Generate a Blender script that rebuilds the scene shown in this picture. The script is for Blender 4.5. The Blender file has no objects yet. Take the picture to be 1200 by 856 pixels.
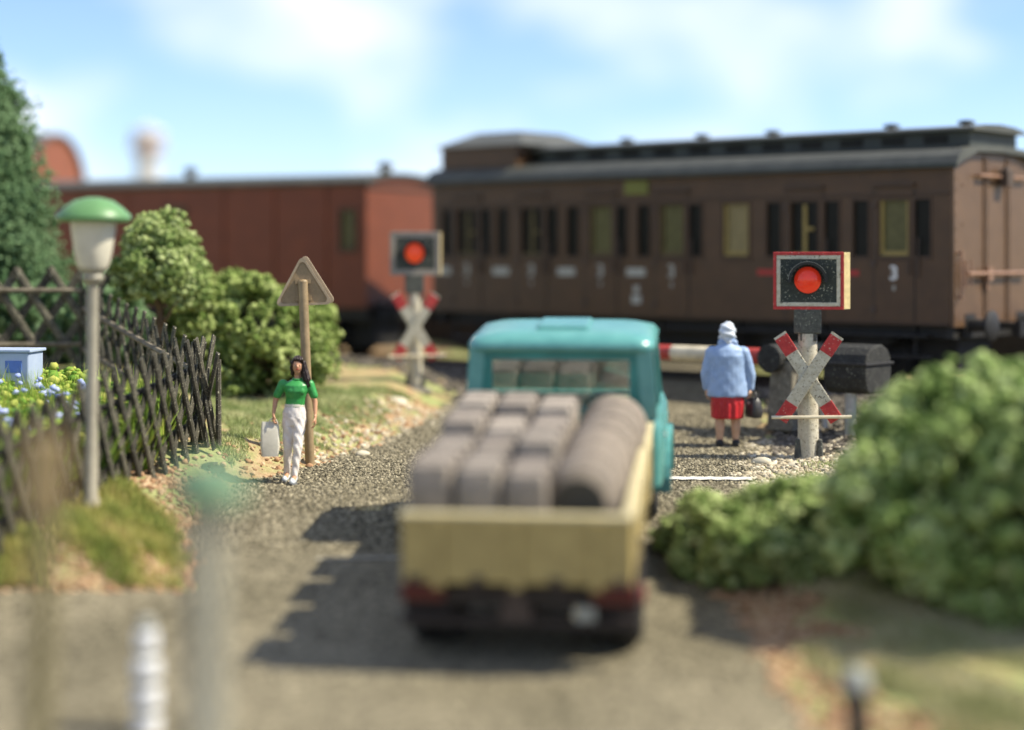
import bpy, bmesh, math, random
import numpy as np
from mathutils import Vector, Matrix, Euler
random.seed(7); RNG = np.random.default_rng(7)
R = math.radians; PI = math.pi
C = bpy.context.scene.collection; S = bpy.context.scene

# ------------------------------------------------------------------ camera, sky, sun, exposure
EYE = 2.7; F = 2100.0
cam = bpy.data.cameras.new('camera'); co = bpy.data.objects.new('camera', cam); C.objects.link(co)
co.location = (0, 0, EYE); co.rotation_euler = (R(90), 0, 0)
cam.sensor_width = 36; cam.lens = 63; cam.shift_y = -130 / 1200
cam.clip_start = .05; cam.clip_end = 3000
cam.dof.use_dof = True; cam.dof.focus_distance = 22.7; cam.dof.aperture_fstop = 0.14
S.camera = co
S.view_settings.view_transform = 'Standard'; S.view_settings.look = 'None'
S.view_settings.exposure = 0.85; S.view_settings.gamma = 1
SUN_EL, SUN_AZ = R(49), R(96)                       # azimuth clockwise from the viewing direction
w = bpy.data.worlds.new('World'); S.world = w; w.use_nodes = True
nt = w.node_tree; nt.nodes.clear(); L = nt.links.new
def wn(t, **k):
    n = nt.nodes.new(t)
    for a, v in k.items(): setattr(n, a, v)
    return n
out = wn('ShaderNodeOutputWorld'); bg = wn('ShaderNodeBackground'); L(bg.outputs[0], out.inputs[0])
sky = wn('ShaderNodeTexSky', sky_type='NISHITA', sun_disc=False, sun_elevation=SUN_EL, sun_rotation=SUN_AZ,
         air_density=1.0, dust_density=0.15, ozone_density=3.0, altitude=1500)
tc = wn('ShaderNodeTexCoord'); mp = wn('ShaderNodeMapping')
mp.inputs['Scale'].default_value = (1, 1, 1.9); mp.inputs['Location'].default_value = (.31, .12, .05)
L(tc.outputs['Generated'], mp.inputs[0])
nz = wn('ShaderNodeTexNoise'); nz.inputs['Scale'].default_value = 6.0; nz.inputs['Detail'].default_value = 4
nz.inputs['Roughness'].default_value = .48; L(mp.outputs[0], nz.inputs['Vector'])
rp = wn('ShaderNodeValToRGB'); rp.color_ramp.elements[0].position = .46; rp.color_ramp.elements[1].position = .68
rp.color_ramp.elements[0].color = (.06, .06, .06, 1); rp.color_ramp.elements[1].color = (.95, .95, .95, 1); L(nz.outputs['Fac'], rp.inputs[0])
tint = wn('ShaderNodeMix', data_type='RGBA', blend_type='MULTIPLY'); tint.inputs[0].default_value = 1
tint.inputs[7].default_value = (.80, .87, 1.08, 1); L(sky.outputs[0], tint.inputs[6])
mx = wn('ShaderNodeMix', data_type='RGBA'); L(rp.outputs[0], mx.inputs[0]); L(tint.outputs[2], mx.inputs[6])
mx.inputs[7].default_value = (7.0, 7.05, 7.1, 1); L(mx.outputs[2], bg.inputs[0])
bg.inputs[1].default_value = 0.105
sl = bpy.data.lights.new('sun', 'SUN'); so = bpy.data.objects.new('sun', sl); C.objects.link(so)
sl.energy = 4.4; sl.angle = R(.6); sl.color = (1, .92, .76)
sd = Vector((math.cos(SUN_EL) * math.sin(SUN_AZ), math.cos(SUN_EL) * math.cos(SUN_AZ), math.sin(SUN_EL)))
so.rotation_euler = sd.to_track_quat('Z', 'Y').to_euler(); so.location = sd * 60

# ------------------------------------------------------------------ materials
def mat(name, c1, c2=None, scale=6, rough=.6, bump=0., bscale=40, metal=0., spec=.4, emit=None, speck=None, speck_scale=60, speck_amt=.5, rnd=0.):
    """two-tone noise paint, optional speckles of a third colour, fine relief"""
    m = bpy.data.materials.new(name); m.use_nodes = True; t = m.node_tree; n = t.nodes; l = t.links.new
    b = n['Principled BSDF']
    b.inputs['Roughness'].default_value = rough; b.inputs['Metallic'].default_value = metal
    b.inputs['Specular IOR Level'].default_value = spec
    tcd = n.new('ShaderNodeTexCoord')
    c2 = c2 or tuple(x * .72 for x in c1)
    nn = n.new('ShaderNodeTexNoise'); nn.inputs['Scale'].default_value = scale; nn.inputs['Detail'].default_value = 5
    nn.inputs['Roughness'].default_value = .65
    l(tcd.outputs['Object'], nn.inputs['Vector'])
    r = n.new('ShaderNodeValToRGB'); r.color_ramp.elements[0].position = .36; r.color_ramp.elements[1].position = .66
    r.color_ramp.elements[0].color = (*c2, 1); r.color_ramp.elements[1].color = (*c1, 1)
    l(nn.outputs['Fac'], r.inputs[0]); col = r.outputs[0]
    if speck:
        s = n.new('ShaderNodeTexNoise'); s.inputs['Scale'].default_value = speck_scale; s.inputs['Detail'].default_value = 2
        l(tcd.outputs['Object'], s.inputs['Vector'])
        q = n.new('ShaderNodeValToRGB'); q.color_ramp.elements[0].position = 1 - speck_amt * .85; q.color_ramp.elements[1].position = min(1, 1 - speck_amt * .85 + .06)
        l(s.outputs['Fac'], q.inputs[0])
        pn = n.new('ShaderNodeTexNoise'); pn.inputs['Scale'].default_value = scale * .45; pn.inputs['Detail'].default_value = 3; l(tcd.outputs['Object'], pn.inputs['Vector'])
        pr = n.new('ShaderNodeMapRange'); pr.inputs[1].default_value = .28; pr.inputs[2].default_value = .50; l(pn.outputs['Fac'], pr.inputs[0])
        pm = n.new('ShaderNodeMath'); pm.operation = 'MULTIPLY'; l(q.outputs[0], pm.inputs[0]); l(pr.outputs[0], pm.inputs[1]); q = pm
        x = n.new('ShaderNodeMix'); x.data_type = 'RGBA'; l(q.outputs[0], x.inputs[0]); l(col, x.inputs[6]); x.inputs[7].default_value = (*speck, 1)
        col = x.outputs[2]
    if rnd:
        oi = n.new('ShaderNodeObjectInfo'); rm = n.new('ShaderNodeMapRange'); rm.inputs[3].default_value = 1 - rnd; rm.inputs[4].default_value = 1 + rnd; l(oi.outputs['Random'], rm.inputs[0])
        hv = n.new('ShaderNodeHueSaturation'); l(rm.outputs[0], hv.inputs['Value']); l(col, hv.inputs['Color']); col = hv.outputs[0]
    l(col, b.inputs['Base Color'])
    if bump:
        q = n.new('ShaderNodeTexNoise'); q.inputs['Scale'].default_value = bscale; q.inputs['Detail'].default_value = 4
        l(tcd.outputs['Object'], q.inputs['Vector'])
        bp = n.new('ShaderNodeBump'); bp.inputs['Strength'].default_value = bump; bp.inputs['Distance'].default_value = .02
        l(q.outputs['Fac'], bp.inputs['Height']); l(bp.outputs[0], b.inputs['Normal'])
    if emit:
        b.inputs['Emission Color'].default_value = (*emit[0], 1); b.inputs['Emission Strength'].default_value = emit[1]
    return m
def tinted(name, c1, c2, rough=.8, trans=0.):
    """each leaf / crumb / grain carries its own tint (0..1) in the attribute 'tint'"""
    m = bpy.data.materials.new(name); m.use_nodes = True; t = m.node_tree; n = t.nodes; l = t.links.new
    b = n['Principled BSDF']; b.inputs['Roughness'].default_value = rough; b.inputs['Specular IOR Level'].default_value = .2
    a = n.new('ShaderNodeAttribute'); a.attribute_name = 'tint'
    r = n.new('ShaderNodeValToRGB'); r.color_ramp.elements[0].color = (*c1[0], 1); r.color_ramp.elements[1].color = (*c1[-1], 1)
    for k in range(1, len(c1) - 1):
        e = r.color_ramp.elements.new(k / (len(c1) - 1)); e.color = (*c1[k], 1)
    l(a.outputs['Fac'], r.inputs[0]); l(r.outputs[0], b.inputs['Base Color'])
    if trans:
        tr = n.new('ShaderNodeBsdfTranslucent'); l(r.outputs[0], tr.inputs[0]); ad = n.new('ShaderNodeMixShader')
        ad.inputs[0].default_value = trans; l(b.outputs[0], ad.inputs[1]); l(tr.outputs[0], ad.inputs[2])
        l(ad.outputs[0], n['Material Output'].inputs[0])
    return m
def glass(name, col, rough=.08):
    m = mat(name, col, col, rough=rough, spec=.6); return m

M = {}
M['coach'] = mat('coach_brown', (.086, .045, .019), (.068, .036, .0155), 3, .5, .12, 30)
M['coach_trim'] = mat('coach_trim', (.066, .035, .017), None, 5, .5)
M['coach_lit_end'] = mat('coach_lit_end_brown', (.125, .070, .035), (.10, .056, .028), 3, .45, .12, 30)  # coach brown lightened: sunlight on the end wall put into the colour
M['roof_grey'] = mat('roof_grey', (.085, .087, .072), (.06, .062, .052), 3, .55, .1, 20)
M['roof_dark'] = mat('roof_dark', (.045, .052, .043), (.03, .035, .03), 3, .6)
M['red_van'] = mat('red_van', (.165, .041, .0145), (.13, .033, .012), 3, .55, .1, 20)
M['van_brown'] = mat('van_brown', (.26, .085, .045), None, 3, .6)
M['black'] = mat('black_metal', (.022, .021, .019), (.014, .013, .012), 8, .6)
M['rust'] = mat('rust_iron', (.085, .06, .045), None, 12, .7)
M['brassbar'] = mat('painted_bar', (.30, .17, .105), None, 6, .45)
M['ochre'] = mat('ochre_frame', (.30, .22, .06), (.24, .175, .05), 8, .5)
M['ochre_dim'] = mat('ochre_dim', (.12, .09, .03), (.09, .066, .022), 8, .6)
M['creampane'] = mat('cream_blind_pane', (.25, .20, .085), (.19, .15, .06), 6, .5)
M['sig_farframe'] = mat('signal_dull_frame', (.30, .27, .225), (.2, .18, .15), 14, .7)
M['glass'] = mat('dark_pane', (.016, .015, .011), None, rough=.35, spec=.12)
M['clearpane'] = bpy.data.materials.new('clear_pane'); M['clearpane'].use_nodes = True
_t = M['clearpane'].node_tree; _a = _t.nodes.new('ShaderNodeBsdfTransparent'); _a.inputs[0].default_value = (.86, .9, .86, 1); _g = _t.nodes.new('ShaderNodeBsdfGlossy'); _g.inputs['Roughness'].default_value = .08
_m = _t.nodes.new('ShaderNodeMixShader'); _m.inputs[0].default_value = .22; _t.links.new(_a.outputs[0], _m.inputs[1]); _t.links.new(_g.outputs[0], _m.inputs[2]); _t.links.new(_m.outputs[0], _t.nodes['Material Output'].inputs[0])
M['olivepane'] = mat('olive_pane', (.13, .12, .05), None, rough=.35, spec=.15)
M['seatback'] = mat('compartment_wall', (.10, .075, .03), None, 4, .7)
M['white'] = mat('white_paint', (.75, .75, .72), (.62, .62, .58), 9, .5)
M['dimwhite'] = mat('worn_white_paint', (.42, .42, .36), (.3, .3, .26), 14, .6)
M['plate_red'] = mat('plate_red', (.42, .035, .028), None, 8, .5)
M['plate_green'] = mat('plate_olive', (.20, .20, .03), (.10, .11, .02), 30, .5)
M['teal'] = mat('teal_paint', (.11, .325, .30), (.08, .265, .25), 4, .26, .03, 30, spec=.6)
M['teal_dark'] = mat('teal_dark', (.04, .24, .215), None, 3, .35)
M['bedwood'] = mat('cream_bed_paint', (.42, .325, .125), (.34, .26, .10), 5, .5, .1, 30)
M['bedcap'] = mat('cream_bed_cap', (.62, .54, .32), (.52, .45, .25), 6, .5)
M['tyre'] = mat('tyre_rubber', (.02, .019, .018), None, 10, .8)
M['rim'] = mat('wheel_rim', (.20, .04, .035), None, 10, .5)
M['chassis'] = mat('chassis_dark', (.028, .02, .017), None, 10, .6)
M['tail_red'] = mat('tail_red', (.10, .016, .014), None, 8, .35)
M['crate'] = mat('crate_cloth', (.29, .25, .205), (.16, .138, .112), 7, .8, .8, 16, rnd=.22)
M['crate2'] = mat('crate_cloth_pale', (.37, .32, .265), (.21, .185, .15), 7, .8, .8, 16, rnd=.22)
M['strap'] = mat('crate_strap', (.15, .125, .11), None, 8, .8)
M['drum'] = mat('drum_grey', (.26, .215, .165), (.15, .125, .095), 7, .75, .4, 20, rnd=.18)
M['drum_rim'] = mat('drum_hoop', (.37, .31, .25), (.26, .215, .17), 8, .7)
M['drum_end'] = mat('drum_end', (.065, .06, .045), None, 6, .8)
M['fence'] = mat('weathered_slat', (.085, .078, .054), (.032, .029, .02), 9, .85, .5, 60, speck=(.32, .30, .22), speck_scale=45, speck_amt=.46, rnd=.45)
M['fence_pale'] = mat('weathered_rail', (.215, .185, .13), (.10, .085, .06), 8, .85, .4, 50)
M['bluebox'] = mat('pale_blue_paint', (.40, .47, .60), (.33, .40, .54), 4, .5)
M['bluepanel'] = mat('blue_panel', (.10, .19, .52), None, 6, .5)
M['lamp_green'] = mat('lamp_green', (.12, .265, .10), (.10, .22, .085), 5, .4)
M['lamp_cream'] = mat('lamp_cream', (.60, .56, .44), (.52, .48, .37), 6, .3)
M['lamp_post'] = mat('lamp_post_grey', (.33, .30, .225), (.27, .245, .18), 6, .5)
M['post_grey'] = mat('foreground_post_grey', (.36, .345, .27), None, 4, .5)
M['cap_green'] = mat('cap_green', (.14, .25, .14), None, 4, .5)
M['post_tan'] = mat('post_tan', (.42, .30, .14), None, 4, .6)
M['post_olive'] = mat('post_olive', (.20, .17, .08), None, 4, .6)
M['bead_white'] = mat('bollard_white', (.80, .80, .78), None, 8, .22, spec=.7)
M['bead_grey'] = mat('bollard_grey', (.36, .37, .32), None, 8, .4)
M['signback'] = mat('sign_back', (.32, .23, .125), (.235, .17, .09), 7, .45, .1, 40)
M['signedge'] = mat('sign_edge', (.40, .31, .20), None, 9, .5)
M['sig_face'] = mat('signal_face', (.035, .042, .034), (.022, .027, .022), 12, .75, .4, 80, speck=(.34, .34, .26), speck_scale=42, speck_amt=.435)
M['sig_white'] = mat('signal_white', (.58, .55, .44), (.42, .38, .28), 14, .75, .5, 70, speck=(.12, .10, .07), speck_scale=38, speck_amt=.46)
M['sig_red'] = mat('signal_red', (.50, .045, .04), (.36, .03, .03), 12, .7, .4, 70, speck=(.55, .42, .34), speck_scale=40, speck_amt=.42)
M['sig_sunlit'] = mat('signal_sunlit_side', (.56, .45, .22), None, 14, .7, .3, 60)  # yellowish sunlight on the board's right side, put into its colour
M['sig_grey'] = mat('signal_mount', (.10, .105, .085), (.05, .05, .045), 18, .8, .5, 60, speck=(.3, .3, .24), speck_scale=45, speck_amt=.42)
M['lens'] = mat('red_lens', (.85, .05, .02), (.8, .045, .02), 4, .16, emit=((1, .06, .025), .05))
M['lens_far'] = mat('red_lens_far', (.85, .08, .02), (.8, .07, .02), 4, .3, emit=((1, .09, .02), .12))
M['bar_white'] = mat('barrier_white', (.72, .64, .46), None, 7, .5)
M['bar_red'] = mat('barrier_red', (.50, .06, .045), None, 7, .5)
M['weight'] = mat('counterweight_black', (.032, .032, .028), (.014, .014, .012), 9, .75, .6, 40, speck=(.24, .24, .19), speck_scale=40, speck_amt=.40)
M['stonepost'] = mat('stone_post', (.24, .22, .17), (.12, .11, .085), 9, .85, .6, 40, speck=(.5, .46, .36), speck_scale=35, speck_amt=.42)
M['steel'] = mat('grey_steel', (.42, .42, .40), None, 8, .4)
M['trunk'] = mat('bark', (.14, .09, .05), (.07, .045, .025), 12, .9, .6, 30)
M['skin'] = mat('skin', (.56, .30, .17), (.50, .255, .14), 8, .45, .05, 60)
M['skin_pale'] = mat('skin_pale', (.60, .38, .25), (.54, .33, .21), 8, .45)
M['shirt'] = mat('green_shirt', (.05, .32, .075), (.035, .24, .055), 20, .38, .15, 40)
M['trousers'] = mat('pale_trousers', (.82, .77, .71), (.66, .60, .54), 14, .3, .2, 30)
M['shoe_white'] = mat('white_shoe', (.66, .70, .72), None, 12, .4)
M['sole'] = mat('sole_grey', (.15, .16, .17), None, 12, .6)
M['hair'] = mat('brown_hair', (.035, .018, .012), (.018, .01, .007), 30, .35, .5, 50)
M['lips'] = mat('lips', (.45, .08, .06), None, 9, .4)
M['eye'] = mat('eye_dark', (.02, .015, .012), None, 9, .3)
M['eyewhite'] = mat('eye_white', (.7, .68, .62), None, 9, .3)
M['bag_pale'] = mat('pale_bag', (.70, .67, .56), (.56, .53, .43), 5, .5, .1, 30)
M['jacket'] = mat('blue_jacket', (.32, .44, .63), (.235, .34, .53), 7, .45, .15, 25)
M['scarf'] = mat('white_headscarf', (.62, .67, .72), (.50, .56, .62), 9, .5, .2, 40)
M['skirt'] = mat('red_skirt', (.50, .022, .028), (.42, .018, .022), 8, .45)
M['handbag'] = mat('dark_handbag', (.055, .052, .05), (.03, .03, .028), 9, .4)
M['shoe_black'] = mat('black_shoe', (.02, .02, .02), None, 9, .4)
M['towerwhite'] = mat('tower_white', (.62, .60, .58), None, 2, .7)
M['towerpink'] = mat('tower_pink', (.55, .42, .40), None, 2, .7)
M['railsteel'] = mat('rail_steel', (.09, .065, .05), (.05, .037, .03), 10, .5)
M['sleeper'] = mat('sleeper_wood', (.05, .04, .03), None, 8, .9, .4, 30)
M['shadewall'] = mat('shade_wall_dark', (.055, .045, .032), (.03, .026, .02), 3, .9, .5, 12)  # dark tone of the added wall behind the track
M['ballast'] = mat('ballast', (.13, .115, .095), (.05, .044, .036), 14, .9, .9, 22)
M['seam'] = mat('seam_filler', (.42, .39, .30), (.24, .22, .165), 10, .8)
M['linewhite'] = mat('line_paint', (.72, .70, .62), (.5, .48, .4), 14, .7, speck=(.2, .19, .15), speck_scale=22, speck_amt=.44)
M['bushcore'] = mat('bush_dark_core', (.06, .06, .025), (.04, .04, .018), 9, .9)
M['leaf_bush'] = tinted('bush_foam', [(.13, .21, .05), (.33, .44, .14), (.55, .64, .29)], None, .85, .32)
M['leaf_pale'] = tinted('pale_bush_foam', [(.15, .23, .06), (.33, .42, .14), (.52, .59, .27)], None, .85, .32)
M['leaf_far'] = tinted('far_bush_foam', [(.15, .23, .05), (.31, .40, .11), (.46, .53, .20)], None, .85, .32)
M['leaf_fir'] = tinted('conifer_foam', [(.09, .18, .075), (.17, .28, .13), (.25, .37, .19)], None, .85, .32)
M['grass'] = tinted('grass_fibre', [(.20, .26, .06), (.36, .37, .10), (.52, .43, .17)], None, .8, .2)
M['grass_pale'] = tinted('grass_flock', [(.24, .31, .11), (.37, .42, .18), (.52, .52, .28)], None, .8, .2)
M['grass_lush'] = tinted('garden_fibre', [(.12, .27, .035), (.28, .42, .06), (.50, .50, .12)], None, .8, .2)
M['blossom'] = tinted('blossom', [(.25, .32, .62), (.45, .5, .75)], None, .7)
M['ballast_stone'] = tinted('ballast_stone', [(.04, .035, .028), (.11, .095, .075), (.20, .175, .14)], None, .9)
M['grass_dry'] = tinted('dry_grass_flock', [(.30, .31, .13), (.45, .44, .23), (.60, .55, .34)], None, .8, .2)
M['grit'] = tinted('road_grit', [(.045, .041, .028), (.14, .122, .08), (.25, .22, .145), (.44, .39, .27)], None, .8)
M['rubble'] = tinted('soil_crumb', [(.17, .09, .045), (.38, .225, .12), (.52, .39, .24)], None, .85)
M['pebble'] = tinted('pale_pebble', [(.25, .21, .14), (.42, .36, .25), (.60, .55, .42)], None, .85)

# ------------------------------------------------------------------ mesh helpers
class MB:
    def __init__(s): s.v = []; s.f = []; s.mi = []; s.mats = []; s.cur = 0
    def m(s, k):
        if k not in s.mats: s.mats.append(k)
        s.cur = s.mats.index(k); return s
    def add(s, vs, fs, mtx=None):
        o = len(s.v)
        for v in vs:
            v = Vector(v); s.v.append(tuple(mtx @ v) if mtx else tuple(v))
        for f in fs: s.f.append([i + o for i in f]); s.mi.append(s.cur)
        return s
    def box(s, c, d, rot=None, taper=(1, 1)):
        x, y, z = d[0] / 2, d[1] / 2, d[2] / 2; tx, ty = taper
        vs = [(-x, -y, -z), (x, -y, -z), (x, y, -z), (-x, y, -z), (-x * tx, -y * ty, z), (x * tx, -y * ty, z), (x * tx, y * ty, z), (-x * tx, y * ty, z)]
        mt = Matrix.Translation(c)
        if rot: mt = mt @ Euler(rot).to_matrix().to_4x4()
        return s.add(vs, [(3, 2, 1, 0), (4, 5, 6, 7), (0, 1, 5, 4), (1, 2, 6, 5), (2, 3, 7, 6), (3, 0, 4, 7)], mt)
    def b2(s, x0, x1, y0, y1, z0, z1): return s.box(((x0 + x1) / 2, (y0 + y1) / 2, (z0 + z1) / 2), (abs(x1 - x0), abs(y1 - y0), abs(z1 - z0)))
    def tube(s, p0, p1, r0, r1=None, n=10, caps=True):
        r1 = r0 if r1 is None else r1; p0 = Vector(p0); p1 = Vector(p1); d = (p1 - p0)
        q = d.to_track_quat('Z', 'Y').to_matrix(); vs = []
        for p, r in ((p0, r0), (p1, r1)):
            for k in range(n): a = 2 * PI * k / n; vs.append(p + q @ Vector((r * math.cos(a), r * math.sin(a), 0)))
        fs = [(k, (k + 1) % n, n + (k + 1) % n, n + k) for k in range(n)]
        if caps: fs += [tuple(range(n))[::-1], tuple(range(n, 2 * n))]
        return s.add(vs, fs)
    def lathe(s, prof, n=24, mtx=None, cap=True):
        vs = []; fs = []
        for r, z in prof:
            for k in range(n): a = 2 * PI * k / n; vs.append((r * math.cos(a), r * math.sin(a), z))
        for j in range(len(prof) - 1):
            for k in range(n): fs.append((j * n + k, j * n + (k + 1) % n, (j + 1) * n + (k + 1) % n, (j + 1) * n + k))
        if cap: fs += [tuple(range(n))[::-1], tuple(range((len(prof) - 1) * n, len(prof) * n))]
        return s.add(vs, fs, mtx)
    def prism(s, poly, d0, d1, axis='x', mtx=None):
        """polygon (a,b) extruded along an axis from d0 to d1"""
        n = len(poly)
        def pt(a, b, d): return {'x': (d, a, b), 'y': (a, d, b), 'z': (a, b, d)}[axis]
        vs = [pt(a, b, d0) for a, b in poly] + [pt(a, b, d1) for a, b in poly]
        fs = [tuple(range(n))[::-1], tuple(range(n, 2 * n))] + [(k, (k + 1) % n, n + (k + 1) % n, n + k) for k in range(n)]
        return s.add(vs, fs, mtx)
    def loft(s, rings, n=18, mtx=None):
        """rings of (cx,cy,cz,rx,ry)"""
        vs = []; fs = []
        for cx, cy, cz, rx, ry in rings:
            for k in range(n): a = 2 * PI * k / n; vs.append((cx + rx * math.cos(a), cy + ry * math.sin(a), cz))
        for j in range(len(rings) - 1):
            for k in range(n): fs.append((j * n + k, j * n + (k + 1) % n, (j + 1) * n + (k + 1) % n, (j + 1) * n + k))
        fs += [tuple(range(n))[::-1], tuple(range((len(rings) - 1) * n, len(rings) * n))]
        return s.add(vs, fs, mtx)
    def ell(s, c, r, rot=None, n=14, k=9):
        prof = [(math.sin(PI * j / k), -math.cos(PI * j / k)) for j in range(k + 1)]
        prof[0] = (.02, -1); prof[-1] = (.02, 1)
        mt = Matrix.Translation(c)
        if rot: mt = mt @ Euler(rot).to_matrix().to_4x4()
        mt = mt @ Matrix.Diagonal((*r, 1))
        return s.lathe(prof, n, mt)
    def cap(s, p0, p1, r0, r1, n=12):
        p0 = Vector(p0); p1 = Vector(p1); d = p1 - p0; h = d.length
        prof = [(r0 * .05, -r0)] + [(r0 * math.cos(a), r0 * math.sin(a)) for a in (-1.1, -.7, -.35, 0)] + [(r1 * math.cos(a), h + r1 * math.sin(a)) for a in (0, .35, .7, 1.1)] + [(r1 * .05, h + r1)]
        return s.lathe(prof, n, Matrix.Translation(p0) @ d.to_track_quat('Z', 'Y').to_matrix().to_4x4())
    def build(s, name, parent=None, smooth=False, bevel=0, mats=None):
        me = bpy.data.meshes.new(name); me.from_pydata(s.v, [], s.f)
        for k in s.mats: me.materials.append(M[k])
        me.polygons.foreach_set('material_index', s.mi)
        bm = bmesh.new(); bm.from_mesh(me); bmesh.ops.recalc_face_normals(bm, faces=bm.faces); bm.to_mesh(me); bm.free()
        if smooth: me.shade_smooth()
        o = bpy.data.objects.new(name, me); C.objects.link(o)
        if parent: o.parent = parent
        if smooth == 'auto': 
            me.set_sharp_from_angle(angle=R(40))
        if bevel:
            b = o.modifiers.new('bevel', 'BEVEL'); b.width = bevel; b.segments = 2; b.limit_method = 'ANGLE'
        return o
def nb(k): return MB().m(k)
def empty(name, loc=(0, 0, 0), rot=(0, 0, 0), parent=None):
    o = bpy.data.objects.new(name, None); C.objects.link(o); o.location = loc; o.rotation_euler = rot; o.empty_display_size = .2
    if parent: o.parent = parent
    return o
def tag(o, label=None, cat=None, group=None, kind=None):
    for k, v in (('label', label), ('category', cat), ('group', group), ('kind', kind)):
        if v: o[k] = v
    return o
def kids(o): return [c for c in bpy.data.objects if c.parent == o]
def copy_tree(o, parent=None):
    c = o.copy(); C.objects.link(c)
    if parent: c.parent = parent
    for ch in kids(o): copy_tree(ch, c)
    return c
def np_mesh(name, V, Fc, mats, tint=None, smooth=False, parent=None):
    """fast mesh of equal-sized faces from numpy arrays; tint per vertex"""
    me = bpy.data.meshes.new(name); k = Fc.shape[1]
    me.vertices.add(len(V)); me.vertices.foreach_set('co', V.astype(np.float32).ravel())
    me.loops.add(Fc.size); me.loops.foreach_set('vertex_index', Fc.astype(np.int32).ravel())
    me.polygons.add(len(Fc)); me.polygons.foreach_set('loop_start', np.arange(0, Fc.size, k, dtype=np.int32))
    me.update(calc_edges=True)
    if tint is not None:
        a = me.attributes.new('tint', 'FLOAT', 'POINT'); a.data.foreach_set('value', tint.astype(np.float32))
    me.materials.append(M[mats]); me.validate()
    if smooth: me.shade_smooth()
    o = bpy.data.objects.new(name, me); C.objects.link(o)
    if parent: o.parent = parent
    return o
def bake(o, name=None):
    dg = bpy.context.evaluated_depsgraph_get(); dg.update()
    me = bpy.data.meshes.new_from_object(o.evaluated_get(dg)); old = o.data
    o.modifiers.clear(); o.data = me; bpy.data.meshes.remove(old)
    return o
def fuse(mb, name, parent, voxel=.009, smooth=6, key=None):
    """one continuous skin over overlapping shapes"""
    o = mb.build(name, parent)
    r = o.modifiers.new('r', 'REMESH'); r.mode = 'VOXEL'; r.voxel_size = voxel
    q = o.modifiers.new('s', 'SMOOTH'); q.factor = .5; q.iterations = smooth
    bake(o); o.data.materials.clear(); o.data.materials.append(M[key or mb.mats[0]]); o.data.shade_smooth()
    return o

# icosahedron crumb
PH = (1 + 5 ** .5) / 2
ICO = np.array([(-1, PH, 0), (1, PH, 0), (-1, -PH, 0), (1, -PH, 0), (0, -1, PH), (0, 1, PH), (0, -1, -PH), (0, 1, -PH), (PH, 0, -1), (PH, 0, 1), (-PH, 0, -1), (-PH, 0, 1)], float) / 1.9
ICOF = np.array([(0, 11, 5), (0, 5, 1), (0, 1, 7), (0, 7, 10), (0, 10, 11), (1, 5, 9), (5, 11, 4), (11, 10, 2), (10, 7, 6), (7, 1, 8), (3, 9, 4), (3, 4, 2), (3, 2, 6), (3, 6, 8), (3, 8, 9), (4, 9, 5), (2, 4, 11), (6, 2, 10), (8, 6, 7), (9, 8, 1)])
OCT = np.array([(1, 0, 0), (-1, 0, 0), (0, 1, 0), (0, -1, 0), (0, 0, 1), (0, 0, -1)], float)
OCTF = np.array([(0, 2, 4), (2, 1, 4), (1, 3, 4), (3, 0, 4), (2, 0, 5), (1, 2, 5), (3, 1, 5), (0, 3, 5)])
def rand_rot(n):
    q = RNG.normal(size=(n, 4)); q /= np.linalg.norm(q, axis=1)[:, None]; a, b, c, d = q.T
    return np.stack([1 - 2 * (c * c + d * d), 2 * (b * c - a * d), 2 * (b * d + a * c), 2 * (b * c + a * d), 1 - 2 * (b * b + d * d), 2 * (c * d - a * b), 2 * (b * d - a * c), 2 * (c * d + a * b), 1 - 2 * (b * b + c * c)], 1).reshape(n, 3, 3)
def crumbs(P, size, shape='ico', jit=.35, flat=1.0):
    B, Fc = (ICO, ICOF) if shape == 'ico' else (OCT, OCTF); n = len(P); k = len(B)
    V = B[None] * (1 + RNG.uniform(-jit, jit, (n, k, 1))) * np.asarray(size).reshape(-1, 1, 1) * RNG.uniform(.7, 1.3, (n, 1, 3))
    V = np.einsum('nij,nkj->nki', rand_rot(n), V); V[:, :, 2] *= flat
    V = V + P[:, None]
    return V.reshape(-1, 3), (Fc[None] + (np.arange(n) * k)[:, None, None]).reshape(-1, 3), k
def leaves(P, size, N=None, jit=.6):
    """small quads turned roughly to a given normal: reads as foliage crumbs with holes"""
    n = len(P); Rm = rand_rot(n); sz = np.asarray(size).reshape(-1, 1, 1)
    B = np.array([(-1, -.7, 0), (1, -.6, .25), (.8, .8, 0), (-.9, .7, .3)], float)
    V = np.einsum('nij,nkj->nki', Rm, B[None] * sz * RNG.uniform(.7, 1.3, (n, 1, 3))) + P[:, None]
    return V.reshape(-1, 3), np.arange(4 * n).reshape(n, 4), 4
def blades(P, h, wdt, lean=.45):
    n = len(P); a = RNG.uniform(0, 2 * PI, n); t = np.stack([np.cos(a), np.sin(a), np.zeros(n)], 1) * wdt
    b = RNG.uniform(0, 2 * PI, n); le = RNG.uniform(0, lean, n) * h
    tip = P + np.stack([np.cos(b) * le, np.sin(b) * le, h * RNG.uniform(.6, 1.1, n)], 1)
    V = np.stack([P - t, P + t, tip], 1).reshape(-1, 3)
    return V, np.arange(3 * n).reshape(n, 3), 3

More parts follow.
